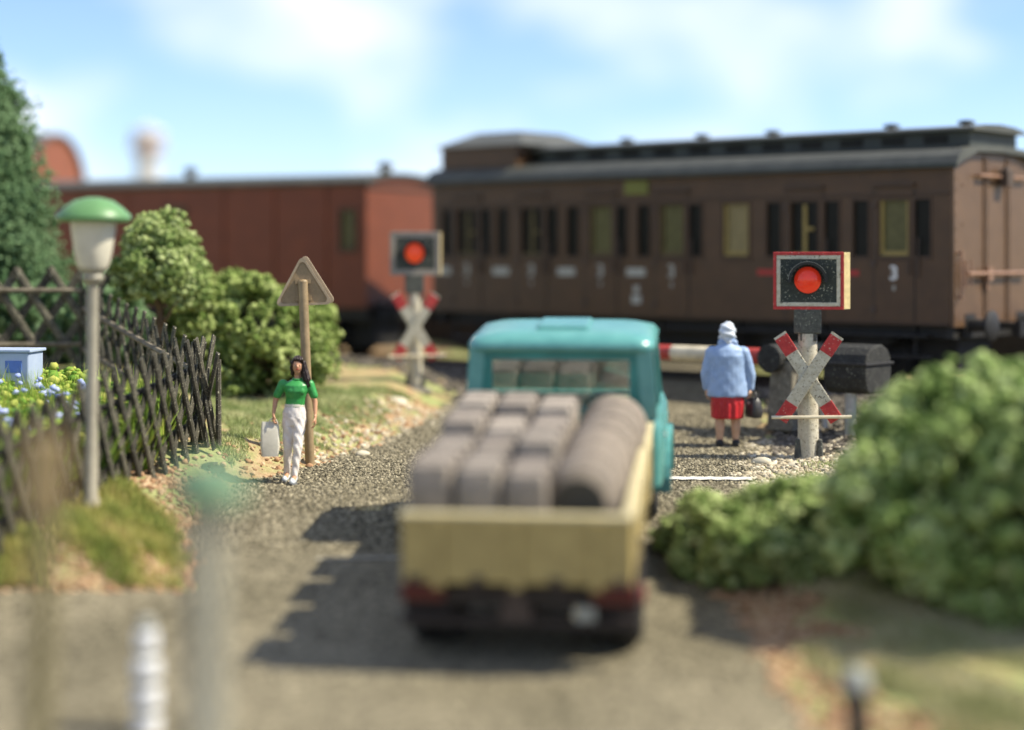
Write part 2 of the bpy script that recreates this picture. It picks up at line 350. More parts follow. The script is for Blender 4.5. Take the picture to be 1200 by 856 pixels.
# ------------------------------------------------------------------ terrain
TH = math.atan2(6.95, 8.03); ux, uy = -math.cos(TH), math.sin(TH)          # direction of the coach, right end to left end
CORNER = (6.58, 26.9); P0 = (CORNER[0] + 1.4 * math.sin(TH), CORNER[1] + 1.4 * math.cos(TH))
RAILZ = .60
def track_d(x, y): return (P0[0] - x) * math.sin(TH) + (P0[1] - y) * math.cos(TH)
RY = [0, 9, 12, 13.5, 15.8, 20.5, 22, 24.7, 29, 32, 500]; RZ = [-1.3, -1.22, -1.08, -.945, -.71, -.19, -.09, .03, .30, .46, .46]
LY = [17.2, 18.0, 18.8, 21.2, 22.2, 23.4, 26.6, 29, 36]; LX = [-3.0, -3.25, -3.45, -3.5, -3.1, -2.45, -1.35, -1.0, -.6]
RRY = [3, 10, 13.9, 17.5, 19.5, 22.5, 24, 27, 36]; RRX = [3.6, 2.85, 2.35, 1.95, 2.2, 3.1, 3.35, 3.7, 4.5]
def sm(t): t = np.clip(t, 0, 1); return t * t * (3 - 2 * t)
def wob(x, y): return .5 * np.sin(1.7 * x + 2.3 * y + .6) + .3 * np.sin(4.1 * x - 3.3 * y) + .2 * np.sin(9.3 * x + 7.7 * y + 1.3)
def xl(y): return np.interp(y, LY, LX) + .10 * np.sin(y * 5.1) * np.sin(y * 2.3 + 1) + .05 * np.sin(y * 17)
def xr(y): return np.interp(y, RRY, RRX) + .10 * np.sin(y * 4.3 + 2) * np.sin(y * 2.9) + .05 * np.sin(y * 15)
def road_z(x, y):
    z = np.interp(y, RY, RZ); z2 = np.interp(y + .8, RY, RZ); z3 = np.interp(y - .8, RY, RZ); z = (z + z2 + z3) / 3
    d = np.abs(track_d(x, y)); k = sm((5.0 - d) / 3.2)
    return z * (1 - k) + (RAILZ - .05) * k
def gz(x, y):
    x = np.asarray(x, float); y = np.asarray(y, float)
    z = road_z(x, y)
    lft = sm((xl(y) - x) / 1.1) * sm((y - 17.15) / .9); rgt = sm((x - xr(y)) / 1.6)
    d = np.abs(track_d(x, y)); off = sm((d - 2.3) / 1.5)
    gard = sm((-3.9 - x) / 2.2) * sm((y - 19.5) / 6.5) * .42
    z = z + off * (lft * .33 + gard + rgt * (.22 - .15 * sm((y - 20) / 3)))
    return z + off * (lft + rgt) * .035 * wob(x, y)
def inside_road(x, y):
    m = (x > xl(y)) & (x < xr(y)); m2 = (y < 17.25) & (x < xr(y)); return m | m2
def axis(lo, a, b, hi, st, grow=1.35):
    mid = list(np.arange(a, b + 1e-6, st)); s = st; v = b; up = []
    while v < hi: s *= grow; v += s; up.append(v)
    s = st; v = a; dn = []
    while v > lo: s *= grow; v -= s; dn.append(v)
    return np.array(dn[::-1] + mid + up)
gx = axis(-400, -9, 9, 400, .13); gy = axis(-60, 9, 36, 900, .13)
XX, YY = np.meshgrid(gx, gy); ZZ = gz(XX, YY)
xlf = np.where(YY < 17.25, -1e3, xl(YY)); depth_in = np.minimum(XX - xlf, xr(YY) - XX)
ZZ = ZZ - .07 * sm(depth_in / .35) - .25 * sm((2.3 - np.abs(track_d(XX, YY))) / .4)
nx, ny = len(gx), len(gy); I = np.arange(nx * ny).reshape(ny, nx)
QF = np.stack([I[:-1, :-1], I[:-1, 1:], I[1:, 1:], I[1:, :-1]], -1).reshape(-1, 4)
def ground_mat():
    m = bpy.data.materials.new('ground_soil_and_grass'); m.use_nodes = True; t = m.node_tree; n = t.nodes; l = t.links.new; b = n['Principled BSDF']
    b.inputs['Roughness'].default_value = .95; b.inputs['Specular IOR Level'].default_value = .15
    tcn = n.new('ShaderNodeTexCoord')
    def ns(sc, det=5):
        k = n.new('ShaderNodeTexNoise'); k.inputs['Scale'].default_value = sc; k.inputs['Detail'].default_value = det; k.inputs['Roughness'].default_value = .65
        l(tcn.outputs['Object'], k.inputs['Vector']); return k.outputs['Fac']
    def ramp(f, a, ca, bb, cb):
        k = n.new('ShaderNodeValToRGB'); k.color_ramp.elements[0].position = a; k.color_ramp.elements[1].position = bb
        k.color_ramp.elements[0].color = (*ca, 1); k.color_ramp.elements[1].color = (*cb, 1); l(f, k.inputs[0]); return k.outputs[0]
    soil = ramp(ns(7), .3, (.28, .165, .085), .7, (.50, .38, .22)); grass = ramp(ns(9), .3, (.21, .24, .08), .7, (.39, .41, .18))
    mk = ramp(ns(1.1, 6), .42, (0, 0, 0), .55, (1, 1, 1))
    x = n.new('ShaderNodeMix'); x.data_type = 'RGBA'; l(mk, x.inputs[0]); l(soil, x.inputs[6]); l(grass, x.inputs[7]); l(x.outputs[2], b.inputs['Base Color'])
    bp = n.new('ShaderNodeBump'); bp.inputs['Strength'].default_value = .8; bp.inputs['Distance'].default_value = .04; l(ns(22), bp.inputs['Height']); l(bp.outputs[0], b.inputs['Normal'])
    return m
def road_mat():
    m = bpy.data.materials.new('gritty_road'); m.use_nodes = True; t = m.node_tree; n = t.nodes; l = t.links.new; b = n['Principled BSDF']
    b.inputs['Roughness'].default_value = .9; b.inputs['Specular IOR Level'].default_value = .2
    tcn = n.new('ShaderNodeTexCoord')
    v = n.new('ShaderNodeTexVoronoi'); v.inputs['Scale'].default_value = 32; l(tcn.outputs['Object'], v.inputs['Vector'])
    sep = n.new('ShaderNodeSeparateColor'); l(v.outputs['Color'], sep.inputs[0])
    k = n.new('ShaderNodeValToRGB'); e = k.color_ramp.elements; e[0].position = .05; e[0].color = (.075, .066, .042, 1); e[1].position = .95; e[1].color = (.33, .295, .205, 1)
    q = e.new(.5); q.color = (.165, .147, .103, 1); l(sep.outputs[0], k.inputs[0])
    big = n.new('ShaderNodeTexNoise'); big.inputs['Scale'].default_value = .8; big.inputs['Detail'].default_value = 6; l(tcn.outputs['Object'], big.inputs['Vector'])
    k2 = n.new('ShaderNodeValToRGB'); k2.color_ramp.elements[0].position = .3; k2.color_ramp.elements[0].color = (.70, .69, .64, 1); k2.color_ramp.elements[1].position = .7; k2.color_ramp.elements[1].color = (1.1, 1.08, 1.04, 1); l(big.outputs['Fac'], k2.inputs[0])
    x = n.new('ShaderNodeMix'); x.data_type = 'RGBA'; x.blend_type = 'MULTIPLY'; x.inputs[0].default_value = 1; l(k.outputs[0], x.inputs[6]); l(k2.outputs[0], x.inputs[7]); l(x.outputs[2], b.inputs['Base Color'])
    bp = n.new('ShaderNodeBump'); bp.inputs['Strength'].default_value = .5; bp.inputs['Distance'].default_value = .012; l(v.outputs['Distance'], bp.inputs['Height']); bp.invert = True; l(bp.outputs[0], b.inputs['Normal'])
    return m
M['ground'] = ground_mat(); M['road'] = road_mat()
tag(np_mesh('ground', np.stack([XX, YY, ZZ], -1).reshape(-1, 3), QF, 'ground', smooth=True), kind='structure')
def sheet(rows, fl, fr, nc, lift):
    V = []; 
    for y in rows:
        a, b = float(fl(y)), float(fr(y))
        t = np.linspace(0, 1, nc) ** 1.0; X = a + (b - a) * t
        V.append(np.stack([X, np.full(nc, y), road_z(X, np.full(nc, y)) + lift], -1))
    V = np.concatenate(V); J = np.arange(len(V)).reshape(len(rows), nc)
    return V, np.stack([J[:-1, :-1], J[:-1, 1:], J[1:, 1:], J[1:, :-1]], -1).reshape(-1, 4)
def y_end(): return 34.0
Va, Fa = sheet(np.arange(17.25, 36, .12), xl, xr, 60, .012)
xs_l = lambda y: -30.0
def sheet2():
    rows = np.append(np.arange(2.0, 17.2, .15), 17.25); V = []
    for y in rows:
        X = np.concatenate([np.linspace(-40, -8, 12)[:-1], np.linspace(-8, float(xr(y)), 60)])
        V.append(np.stack([X, np.full(len(X), y), road_z(X, np.full(len(X), y)) + .012], -1))
    nc = len(V[0]); V = np.concatenate(V); J = np.arange(len(V)).reshape(len(rows), nc)
    return V, np.stack([J[:-1, :-1], J[:-1, 1:], J[1:, 1:], J[1:, :-1]], -1).reshape(-1, 4)
Vb, Fb = sheet2()
tag(np_mesh('road', np.concatenate([Va, Vb]), np.concatenate([Fa, Fb + len(Va)]), 'road', smooth=True), kind='structure')
def strip(name, p0, p1, wid, key, lift=.018):
    """painted line lying on the road"""
    n = 40; V = []; d = np.array(p1) - np.array(p0); nn = np.array((-d[1], d[0])) / np.hypot(*d) * wid / 2
    for i in range(n + 1):
        q = np.array(p0) + d * i / n
        for s in (-1, 1):
            j = q + nn * s * (1 + .25 * math.sin(i * 2.1 + s)); V.append((j[0], j[1], float(road_z(j[0], j[1])) + lift))
    J = np.arange(len(V)).reshape(-1, 2)
    return tag(np_mesh(name, np.array(V), np.stack([J[:-1, 0], J[:-1, 1], J[1:, 1], J[1:, 0]], -1), key), kind='structure')
strip('stop_line', (.1, 22.15), (2.95, 22.05), .20, 'linewhite', .034)
strip('road_seam', (-2.0, 18.3), (-.9, 18.35), .07, 'seam', .024)

# track: ballast bed, sleepers and rails
def along(s, y, z=0): # s metres from the right end of the coach toward the left, y toward the camera
    return (P0[0] + ux * s - math.sin(TH) * y, P0[1] + uy * s - math.cos(TH) * y, z)
roadlike = lambda p: float(xl(p[1])) - .3 < p[0] < float(xr(p[1])) + .3
bm_ = nb('ballast')
for a, b in ((-30, -1.0), (-1.0, 2.0), (2, 9), (9, 60)):
    prof = [(-2.4, -.45), (-1.7, -.16), (1.7, -.16), (4.7, -.60)]
    vs = [along(s, y, RAILZ + z) for s in (a, b) for y, z in prof]; bm_.add(vs, [(0, 1, 5, 4), (1, 2, 6, 5), (2, 3, 7, 6)])
tag(bm_.build('track_bed'), kind='structure')
rail = empty('railway_track', along(0, 0, RAILZ), (0, 0, math.atan2(uy, ux)))
tag(rail, 'dark railway track running under the brown coach', 'track')
for sgn in (-1, 1):
    nb('railsteel').prism([(sgn * .72 - .07, -.15), (sgn * .72 + .07, -.15), (sgn * .72 + .02, -.11), (sgn * .72 + .035, 0), (sgn * .72 - .035, 0), (sgn * .72 - .02, -.11)], -30, 60, 'x').build('rail', rail)
sleeper = nb('sleeper').box((0, 0, -.19), (.24, 2.5, .08)).build('sleeper', rail, bevel=.01)
sleeper.location = (-6, 0, 0)
for k in range(1, 26):
    c = sleeper.copy(); C.objects.link(c); c.location = (-6 + .65 * k, 0, 0)
wl_d = -3.3; rw_ = tag(empty('shade_wall', along(0, wl_d, .3), (0, 0, math.atan2(uy, ux))), 'added low dark wall behind the track, darkening the gap under the coach', 'wall')  # added wall, keeps the view beneath the coach dark and shades the ground
nb('shadewall').b2(-12, 30, -.25, 0, 0, 1.25).build('wall_face', rw_); nb('shadewall').b2(-12.05, 30.05, -.3, .05, 1.253, 1.36).build('coping', rw_)
# ------------------------------------------------------------------ railway vehicles
def wall_with_openings(mb, L_, z0, z1, y0, y1, ops):
    """wall along x from 0 to L_, pierced by openings (x0,x1,za,zb) that share no x range"""
    ops = sorted(ops); x = 0
    for a, b, za, zb in ops:
        if a > x: mb.b2(x, a, y0, y1, z0, z1)
        mb.b2(a, b, y0, y1, z0, za); mb.b2(a, b, y0, y1, zb, z1); x = b
    if x < L_: mb.b2(x, L_, y0, y1, z0, z1)
def wheelset(root, s, rad=.46):
    for sg in (-1, 1):
        q = nb('black').lathe([(rad + .04, -.07), (rad + .04, -.04), (rad, -.03), (rad, .06), (rad - .06, .06), (rad - .09, .02), (.14, .02), (.12, .07)], 24, Matrix.Translation((s, sg * .74, rad)) @ Matrix.Rotation(R(-90 * sg), 4, 'X')).build('wheel', root, smooth='auto')
    nb('black').tube((s, -1.05, rad), (s, 1.05, rad), .07).build('axle', root)
    for sg in (-1, 1):
        a = nb('black').box((s, sg * 1.08, rad), (.26, .2, .3)).box((s, sg * 1.0, rad + .35), (.5, .06, .3), None, (1.3, 1)).build('axle_box', root, bevel=.02)
        sp = MB().m('black')
        for k in range(3): sp.box((s, sg * 1.08, rad + .22 + .035 * k), (.9 - .22 * (2 - k), .09, .03))
        sp.build('leaf_spring', root)
def buffer(root, x, y, out_):
    b = nb('black').tube((x, y, 1.02), (x - .34 * out_, y, 1.02), .11, .09, 14).lathe([(.23, 0), (.23, .03), (.17, .06), (.05, .07)], 20, Matrix.Translation((x - .34 * out_, y, 1.02)) @ Matrix.Rotation(R(-90 * out_), 4, 'Y')).box((x + .02 * out_, y, 1.02), (.06, .34, .34)).build('buffer', root, smooth='auto')
def text_obj(name, s, size, parent, loc, rot, key, ext=.004):
    cu = bpy.data.curves.new(name, 'FONT'); cu.body = s; cu.size = size; cu.align_x = 'CENTER'; cu.align_y = 'CENTER'; cu.extrude = ext; cu.offset = .008
    t = bpy.data.objects.new(name, cu); C.objects.link(t); dg = bpy.context.evaluated_depsgraph_get()
    me = bpy.data.meshes.new_from_object(t.evaluated_get(dg)); bpy.data.objects.remove(t)
    me.materials.clear(); me.materials.append(M[key]); o = bpy.data.objects.new(name, me); C.objects.link(o); o.parent = parent; o.location = loc; o.rotation_euler = rot
    return o
LC = 10.64; ANG = math.atan2(uy, ux)
coach = tag(empty('passenger_coach', along(0, 0, RAILZ), (0, 0, ANG)), 'dark brown compartment coach with clerestory roof and ochre window frames', 'railway coach')
doors = [.94, 2.54, 5.13, 6.65, 8.23, 9.8]; narrow = [.46, 1.52, 2.04, 3.11, 4.65, 5.72, 6.21, 7.28, 7.75, 8.92, 9.34, 10.3]
WZ0, WZ1 = 2.07, 2.93; ops = [(d - .25, d + .25, WZ0, WZ1) for d in doors] + [(n - .13, n + .13, WZ0, WZ1) for n in narrow] + [(3.84 - .24, 3.84 + .24, WZ0, WZ1)]
for sg in (1, -1):
    w_ = nb('coach'); y0, y1 = sorted((sg * 1.33, sg * 1.40)); wall_with_openings(w_, LC, 1.02, 3.47, y0, y1, ops)
    w_.build('side_wall', coach)
nb('seatback').b2(.1, LC - .1, .25, .30, 1.1, 3.4).build('compartment_partition', coach)
nb('seatback').b2(.1, LC - .1, -1.3, 1.3, 1.05, 1.1).build('floor', coach)
for sg in (1, -1):
    for n_ in narrow:
        f = MB().m('coach_trim').b2(n_ - .155, n_ + .155, sg * 1.40, sg * 1.418, WZ0 - .05, WZ0 - .005).b2(n_ - .155, n_ + .155, sg * 1.40, sg * 1.415, WZ1, WZ1 + .04).b2(n_ - .16, n_ - .13, sg * 1.40, sg * 1.415, WZ0, WZ1).b2(n_ + .13, n_ + .16, sg * 1.40, sg * 1.415, WZ0, WZ1).build('narrow_window', coach)
        nb('glass').b2(n_ - .13, n_ + .13, sg * 1.35, sg * 1.36, WZ0, WZ1).build('pane', f)
def sash(x, sg, parent, style):
    yi = sg * 1.352; W = .25
    f = nb('coach_trim').b2(x - W - .03, x - W, sg * 1.40, sg * 1.416, WZ0, WZ1).b2(x + W, x + W + .03, sg * 1.40, sg * 1.416, WZ0, WZ1).b2(x - W - .05, x + W + .05, sg * 1.40, sg * 1.424, WZ0 - .06, WZ0 - .002).b2(x - W - .03, x + W + .03, sg * 1.40, sg * 1.416, WZ1, WZ1 + .04).build('window_frame', parent)
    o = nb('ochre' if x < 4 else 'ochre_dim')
    if style in (1, 3, 4):
        o.b2(x - W, x - W + .05, yi, yi + sg * .035, WZ0, WZ1); o.b2(x + W - .06, x + W, yi, yi + sg * .035, WZ0, WZ1)
        o.b2(x - W + .05, x + W - .06, yi, yi + sg * .035, WZ0, WZ0 + .08)
        if style == 1: o.b2(x - W + .05, x + W - .06, yi, yi + sg * .035, WZ1 - .05, WZ1)
    else:
        o.b2(x - W, x + W, yi, yi + sg * .03, WZ0, WZ0 + .05); o.b2(x - .03, x + .04, yi, yi + sg * .03, WZ0 + .05, WZ1 - .04); o.b2(x - .16, x - .03, yi, yi + sg * .03, WZ0 + .40, WZ0 + .46)
    o.build('sash', f if parent.parent is None else parent, bevel=.008)
    nb({3: 'olivepane', 4: 'creampane'}.get(style, 'glass')).b2(x - W, x + W, sg * 1.334, sg * 1.344, WZ0, WZ1).build('pane', f if parent.parent is None else parent)
sash(3.84, 1, coach, 4)
for i, d in enumerate(doors):
    dr = nb('coach').b2(d - .34, d + .34, 1.401, 1.412, 1.06, WZ0 - .07).b2(d - .34, d - .285, 1.401, 1.412, WZ0 - .07, WZ1 + .12).b2(d + .285, d + .34, 1.401, 1.412, WZ0 - .07, WZ1 + .12).b2(d - .34, d + .34, 1.401, 1.412, WZ1 + .05, 3.10).build('door', coach, bevel=.005)
    nb('black').b2(d - .36, d - .342, 1.40, 1.405, 1.05, 3.12).b2(d + .342, d + .36, 1.40, 1.405, 1.05, 3.12).build('door_gap', dr)
    nb('coach_trim').b2(d - .36, d + .36, 1.40, 1.46, 3.14, 3.18).build('rain_strip', dr)
    nb('rust').tube((d - .27, 1.44, 1.78), (d - .27, 1.44, 2.0), .014).tube((d - .27, 1.40, 1.9), (d - .27, 1.45, 1.9), .018).build('handle', dr)
    for zz in (1.25, 1.95, 2.85): nb('rust').box((d + .35, 1.42, zz), (.07, .03, .09)).build('hinge', dr)
    sash(d, 1, dr, [3, 2, 3, 3, 2, 2][i])
    text_obj('class_number', '3', .30, dr, (d, 1.416, 1.80), (R(90), 0, R(180)), 'white' if i == 0 else 'dimwhite')
    nb('dimwhite').b2(d - .02, d + .02, 1.413, 1.416, 1.54, 1.62).build('door_mark', dr)
for x in (5.89, 7.43, 8.97, 10.42): nb('dimwhite').b2(x - .2, x + .2, 1.401, 1.406, 1.72, 1.86).build('data_panel', coach)
nb('dimwhite').b2(5.78, 5.98, 1.401, 1.406, 1.25, 1.40).b2(5.82, 5.94, 1.401, 1.406, 1.44, 1.56).build('data_panel', coach)
for x in (1.75, 3.22): nb('plate_red').b2(x - .2, x + .2, 1.401, 1.407, 1.76, 1.85).build('red_panel', coach)
nb('plate_green').b2(5.62, 6.12, 1.401, 1.43, 3.12, 3.36).build('destination_board', coach, bevel=.01)
nb('coach_trim').b2(0, LC, 1.40, 1.425, 3.0, 3.03).b2(0, LC, 1.40, 1.42, 1.02, 1.06).b2(0, LC, -1.42, -1.40, 1.02, 1.06).build('waist_moulding', coach)
arch = [(-1.4, 3.47), (-1.25, 3.56), (-.8, 3.63), (0, 3.65), (.8, 3.63), (1.25, 3.56), (1.4, 3.47)]
for x0, x1 in ((-.06, 0), (LC, LC + .06)): nb('coach_lit_end').prism([(-1.385, 1.0), (1.385, 1.0)] + arch[::-1], x0, x1, 'x').build('end_wall', coach)
# fittings of the near end wall
e = nb('coach_lit_end')
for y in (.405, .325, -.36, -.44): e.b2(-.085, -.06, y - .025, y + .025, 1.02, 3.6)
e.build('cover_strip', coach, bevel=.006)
nb('brassbar').tube((-.13, .70, 3.30), (-.13, -1.0, 3.30), .028).tube((-.06, .70, 3.30), (-.13, .70, 3.30), .022).tube((-.06, -.95, 3.30), (-.13, -.95, 3.30), .022).build('top_rail', coach, smooth='auto')
nb('brassbar').tube((-.14, 1.10, 1.80), (-.14, -.95, 1.80), .032).box((-.10, .37, 1.79), (.12, .14, .20)).build('lock_bar', coach, smooth='auto')
nb('brassbar').tube((-.12, 1.14, 1.60), (-.12, 1.14, 2.0), .024).tube((-.15, 1.02, 1.62), (-.15, 1.02, 2.02), .014).box((-.1, .4, 1.66), (.05, .05, .22)).build('lever', coach, smooth='auto')
nb('brassbar').tube((-.12, 1.27, 1.42), (-.12, 1.27, 2.15), .022).tube((-.06, 1.27, 1.45), (-.12, 1.27, 1.45), .02).tube((-.06, 1.27, 2.12), (-.12, 1.27, 2.12), .02).build('grab_rail', coach, smooth='auto')
rv = nb('coach_lit_end')
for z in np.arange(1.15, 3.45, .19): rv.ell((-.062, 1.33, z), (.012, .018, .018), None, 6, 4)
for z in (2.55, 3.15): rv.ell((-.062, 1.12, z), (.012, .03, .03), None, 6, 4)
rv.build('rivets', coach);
lp = nb('rust').box((-.16, -.15, 3.28), (.16, .22, .24)).tube((-.16, -.15, 3.40), (-.16, -.15, 3.47), .07, .04).build('end_lamp', coach, bevel=.01)
roofp = [(-1.50, 3.42), (-1.50, 3.47), (-1.43, 3.58), (-1.28, 3.68), (-.8, 3.75), (0, 3.77), (.8, 3.75), (1.28, 3.68), (1.43, 3.58), (1.50, 3.47), (1.50, 3.42), (1.40, 3.475), (.8, 3.66), (0, 3.68), (-.8, 3.66), (-1.40, 3.475)]
rf = nb('roof_grey').prism(roofp, -.16, LC + .16, 'x').build('roof', coach)
nb('roof_dark').b2(-.17, LC + .17, 1.485, 1.535, 3.40, 3.455).b2(-.17, LC + .17, -1.535, -1.485, 3.40, 3.455).build('gutter', rf)
cl = nb('roof_dark').prism([(-.80, 3.70), (.80, 3.70), (.80, 4.00), (-.80, 4.00)], -.02, LC + .02, 'x').build('clerestory', coach)
nb('roof_grey').prism([(-.92, 3.99), (-.92, 4.03), (-.5, 4.09), (0, 4.11), (.5, 4.09), (.92, 4.03), (.92, 3.99)], -.14, LC + .14, 'x').build('clerestory_roof', cl)
for k in range(14):
    x = .55 + k * .74
    nb('glass').b2(x - .2, x + .2, .795, .812, 3.80, 3.94).build('clerestory_pane', cl)
for x in (.34, 1.65, 3.9, 5.35, 7.0): nb('roof_dark').lathe([(.08, 4.06), (.08, 4.13), (.14, 4.135), (.13, 4.18), (.04, 4.20)], 14, Matrix.Translation((x, .2, 0))).build('roof_vent', coach, smooth='auto')
cu_ = nb('coach').b2(8.75, 10.62, -1.22, 1.22, 3.70, 4.12).build('lookout_cupola', coach)
nb('roof_grey').add([(8.55, -1.3, 4.10), (10.76, -1.3, 4.10), (10.76, 1.3, 4.10), (8.55, 1.3, 4.10), (9.2, -.6, 4.40), (10.25, -.6, 4.40), (10.25, .6, 4.40), (9.2, .6, 4.40)], [(0, 1, 5, 4), (1, 2, 6, 5), (2, 3, 7, 6), (3, 0, 4, 7), (4, 5, 6, 7), (0, 3, 2, 1)]).build('cupola_roof', cu_)
nb('plate_red').b2(10.625, 10.64, -.6, .6, 3.8, 4.1).build('cupola_panel', cu_)
# underframe
nb('black').b2(.0, LC, 1.05, 1.15, .82, 1.02).b2(0, LC, -1.15, -1.05, .82, 1.02).b2(0, .12, -1.3, 1.3, .82, 1.06).b2(LC - .12, LC, -1.3, 1.3, .82, 1.06).build('underframe', coach)
stp = nb('black').b2(.4, LC - .4, 1.2, 1.45, .52, .55).b2(.4, LC - .4, 1.2, 1.4, .83, .86)
for x in np.arange(.7, LC, 1.6): stp.b2(x - .02, x + .02, 1.16, 1.2, .5, 1.0)
stp.build('step_board', coach)
for d in doors: nb('rust').tube((d - .42, 1.43, 1.75), (d - .42, 1.43, 2.35), .013).tube((d - .42, 1.4, 1.78), (d - .42, 1.44, 1.78), .011).tube((d - .42, 1.4, 2.32), (d - .42, 1.44, 2.32), .011).build('grab_rail', coach)
nb('black').b2(4.4, 6.2, -.5, .9, .35, .8).build('battery_box', coach); nb('dimwhite').b2(2.2, 2.9, 1.08, 1.16, .60, .66).build('truss_plate', coach)
nb('black').tube((3.4, 1.0, .62), (3.4, -1.0, .62), .22, None, 16).build('gas_tank', coach)
nb('black').b2(.3, LC - .3, -.55, .55, .22, .83).build('underside_light_block', coach)  # solid box added to stop sunlight passing under the coach
for s in (1.5, 3.1, 7.6, 9.2): wheelset(coach, s)
buffer(coach, -.06, .88, 1); buffer(coach, -.06, -.88, 1); buffer(coach, LC + .06, .88, -1); buffer(coach, LC + .06, -.88, -1)
nb('black').tube((-.06, 0, 1.02), (-.42, 0, 1.0), .05).box((-.45, 0, .95), (.1, .12, .25)).build('coupling_hook', coach)

def van(name, label, corner, th, Ln, eave, top, key, roofkey, barrel, wins, vents, panes=True):
    u = (-math.cos(th), math.sin(th)); nn = (math.sin(th), math.cos(th))
    root = tag(empty(name, (corner[0] + 1.4 * nn[0], corner[1] + 1.4 * nn[1], RAILZ), (0, 0, math.atan2(u[1], u[0]))), label, 'goods van', 'red brown vans coupled behind the coach')
    n = 14; arc = [(1.4 * math.cos(PI * k / n), eave + (top - eave) * math.sin(PI * k / n)) for k in range(n + 1)]
    wl = nb(key); ops_ = [(x - w / 2, x + w / 2, a, b) for x, w, a, b in wins]
    for sg in (1, -1):
        y0, y1 = sorted((sg * 1.33, sg * 1.4)); wl_ = nb(key); wall_with_openings(wl_, Ln, 1.04, eave, y0, y1, ops_); wl_.build('side_wall', root)
    for x0, x1 in ((-.05, 0), (Ln, Ln + .05)): nb(key).prism([(-1.4, 1.04), (1.4, 1.04)] + arc, x0, x1, 'x').build('end_wall', root)
    for x, w, a, b in wins:
        f = nb('coach_trim').b2(x - w / 2 - .05, x - w / 2, 1.4, 1.43, a, b).b2(x + w / 2, x + w / 2 + .05, 1.4, 1.43, a, b).b2(x - w / 2 - .05, x + w / 2 + .05, 1.4, 1.44, a - .06, a).b2(x - w / 2 - .05, x + w / 2 + .05, 1.4, 1.43, b, b + .05).build('window', root)
        nb('olivepane').b2(x - w / 2, x + w / 2, 1.35, 1.36, a, b).build('pane', f)
    rr = [(1.5 * math.cos(PI * k / n), eave + .02 + (top + .04 - eave) * math.sin(PI * k / n)) for k in range(n + 1)]
    ri = [(1.42 * math.cos(PI * k / n), eave - .04 + (top + .03 - eave) * math.sin(PI * k / n)) for k in range(n + 1)]
    nb(roofkey).prism(rr + ri[::-1], -.14, Ln + .14, 'x').build('roof', root)
    nb('coach_trim').b2(-.075, -.05, -1.36, 1.36, eave - .10, eave - .05).build('end_moulding', root); nb('coach_trim').b2(-.07, -.05, -1.38, 1.38, 1.04, 1.12).build('end_moulding', root)
    bt = nb(key)
    for x in np.arange(.9, Ln, 1.25):
        if all(abs(x - q[0]) > .5 for q in wins): bt.b2(x - .03, x + .03, 1.4, 1.425, 1.06, eave - .02)
    bt.build('side_batten', root)
    for x, h, r_ in vents: nb('roof_grey').lathe([(r_, top - .1), (r_, top + h * .6), (r_ * 1.6, top + h * .65), (r_ * 1.4, top + h * .85), (.04, top + h)], 14, Matrix.Translation((x, .1, 0))).build('roof_vent', root, smooth='auto')
    nb('black').b2(0, Ln, 1.05, 1.15, .80, 1.04).b2(0, Ln, -1.15, -1.05, .80, 1.04).b2(0, .12, -1.3, 1.3, .80, 1.04).b2(.5, Ln - .5, 1.2, 1.42, .5, .54).build('underframe', root)
    nb('black').b2(.3, Ln - .3, -.55, .55, .22, .80).build('underside_light_block', root)  # solid box added to stop sunlight passing under the van
    for s in (1.4, Ln - 1.4): wheelset(root, s)
    buffer(root, -.05, .88, 1); buffer(root, -.05, -.88, 1)
    return root
van('goods_van', 'long red brown van with grey roof coupled left of the coach', (-2.90, 35.2), R(27), 10.0, 3.50, 3.68, 'red_van', 'roof_grey', 0, [(.38, .32, 2.2, 2.95), (4.6, .46, 2.55, 3.05)], [(.30, .30, .11), (5.2, .30, .11)])
van('goods_van', 'brown van with a tall barrel roof, farthest left behind the conifer', (-12.3, 45.5), R(14), 5.0, 3.85, 5.2, 'van_brown', 'roof_grey', 1, [], [])

# ------------------------------------------------------------------ truck and its load
TY = 15.8; TX = .15; tz = float(road_z(TX, TY)) + .015
truck = tag(empty('flatbed_truck', (TX, TY, tz), (R(6.1), 0, R(-6.9))), 'turquoise flatbed truck with cream drop sides, seen from behind on the ramp', 'truck')
def wheel(x, y, dual=False):
    wd = .44 if dual else .24; r_ = .43; sg = 1 if x > 0 else -1
    mt = Matrix.Translation((x, y, r_)) @ Matrix.Rotation(R(90 * sg), 4, 'Y')
    prof = [(.24, -wd / 2), (r_ - .05, -wd / 2), (r_, -wd / 2 + .05), (r_, -.02), (r_ - .03, -.015), (r_ - .03, .015), (r_, .02), (r_, wd / 2 - .05), (r_ - .05, wd / 2), (.24, wd / 2)]
    wt = nb('tyre').lathe(prof, 30, mt).build('wheel', truck, smooth='auto')
    nb('rim').lathe([(.245, wd / 2 - .05), (.22, wd / 2 - .08), (.12, wd / 2 - .06), (.10, wd / 2 + .01), (.03, wd / 2 + .03)], 20, mt).build('rim', wt, smooth='auto')
for sx in (-1, 1): wheel(sx * .78, 0, True); wheel(sx * .84, 4.35)
nb('chassis').b2(-.42, -.30, -.75, 5.2, .55, .72).b2(.30, .42, -.75, 5.2, .55, .72).b2(-.9, .9, -.72, -.62, .52, .68).tube((-.8, 0, .43), (.8, 0, .43), .09).ell((0, 0, .43), (.2, .22, .2)).tube((-.8, 4.35, .43), (.8, 4.35, .43), .06).b2(-.36, .36, 2.0, 2.8, .35, .6).build('chassis', truck)
BZ = .84; BY0, BY1 = -.85, 3.05; BW = .965; BH = .46; BF = BZ + .16
nb('bedwood').b2(-BW + .06, BW - .06, BY0 + .06, BY1 - .06, BZ - .08, BF).build('bed_floor', truck)
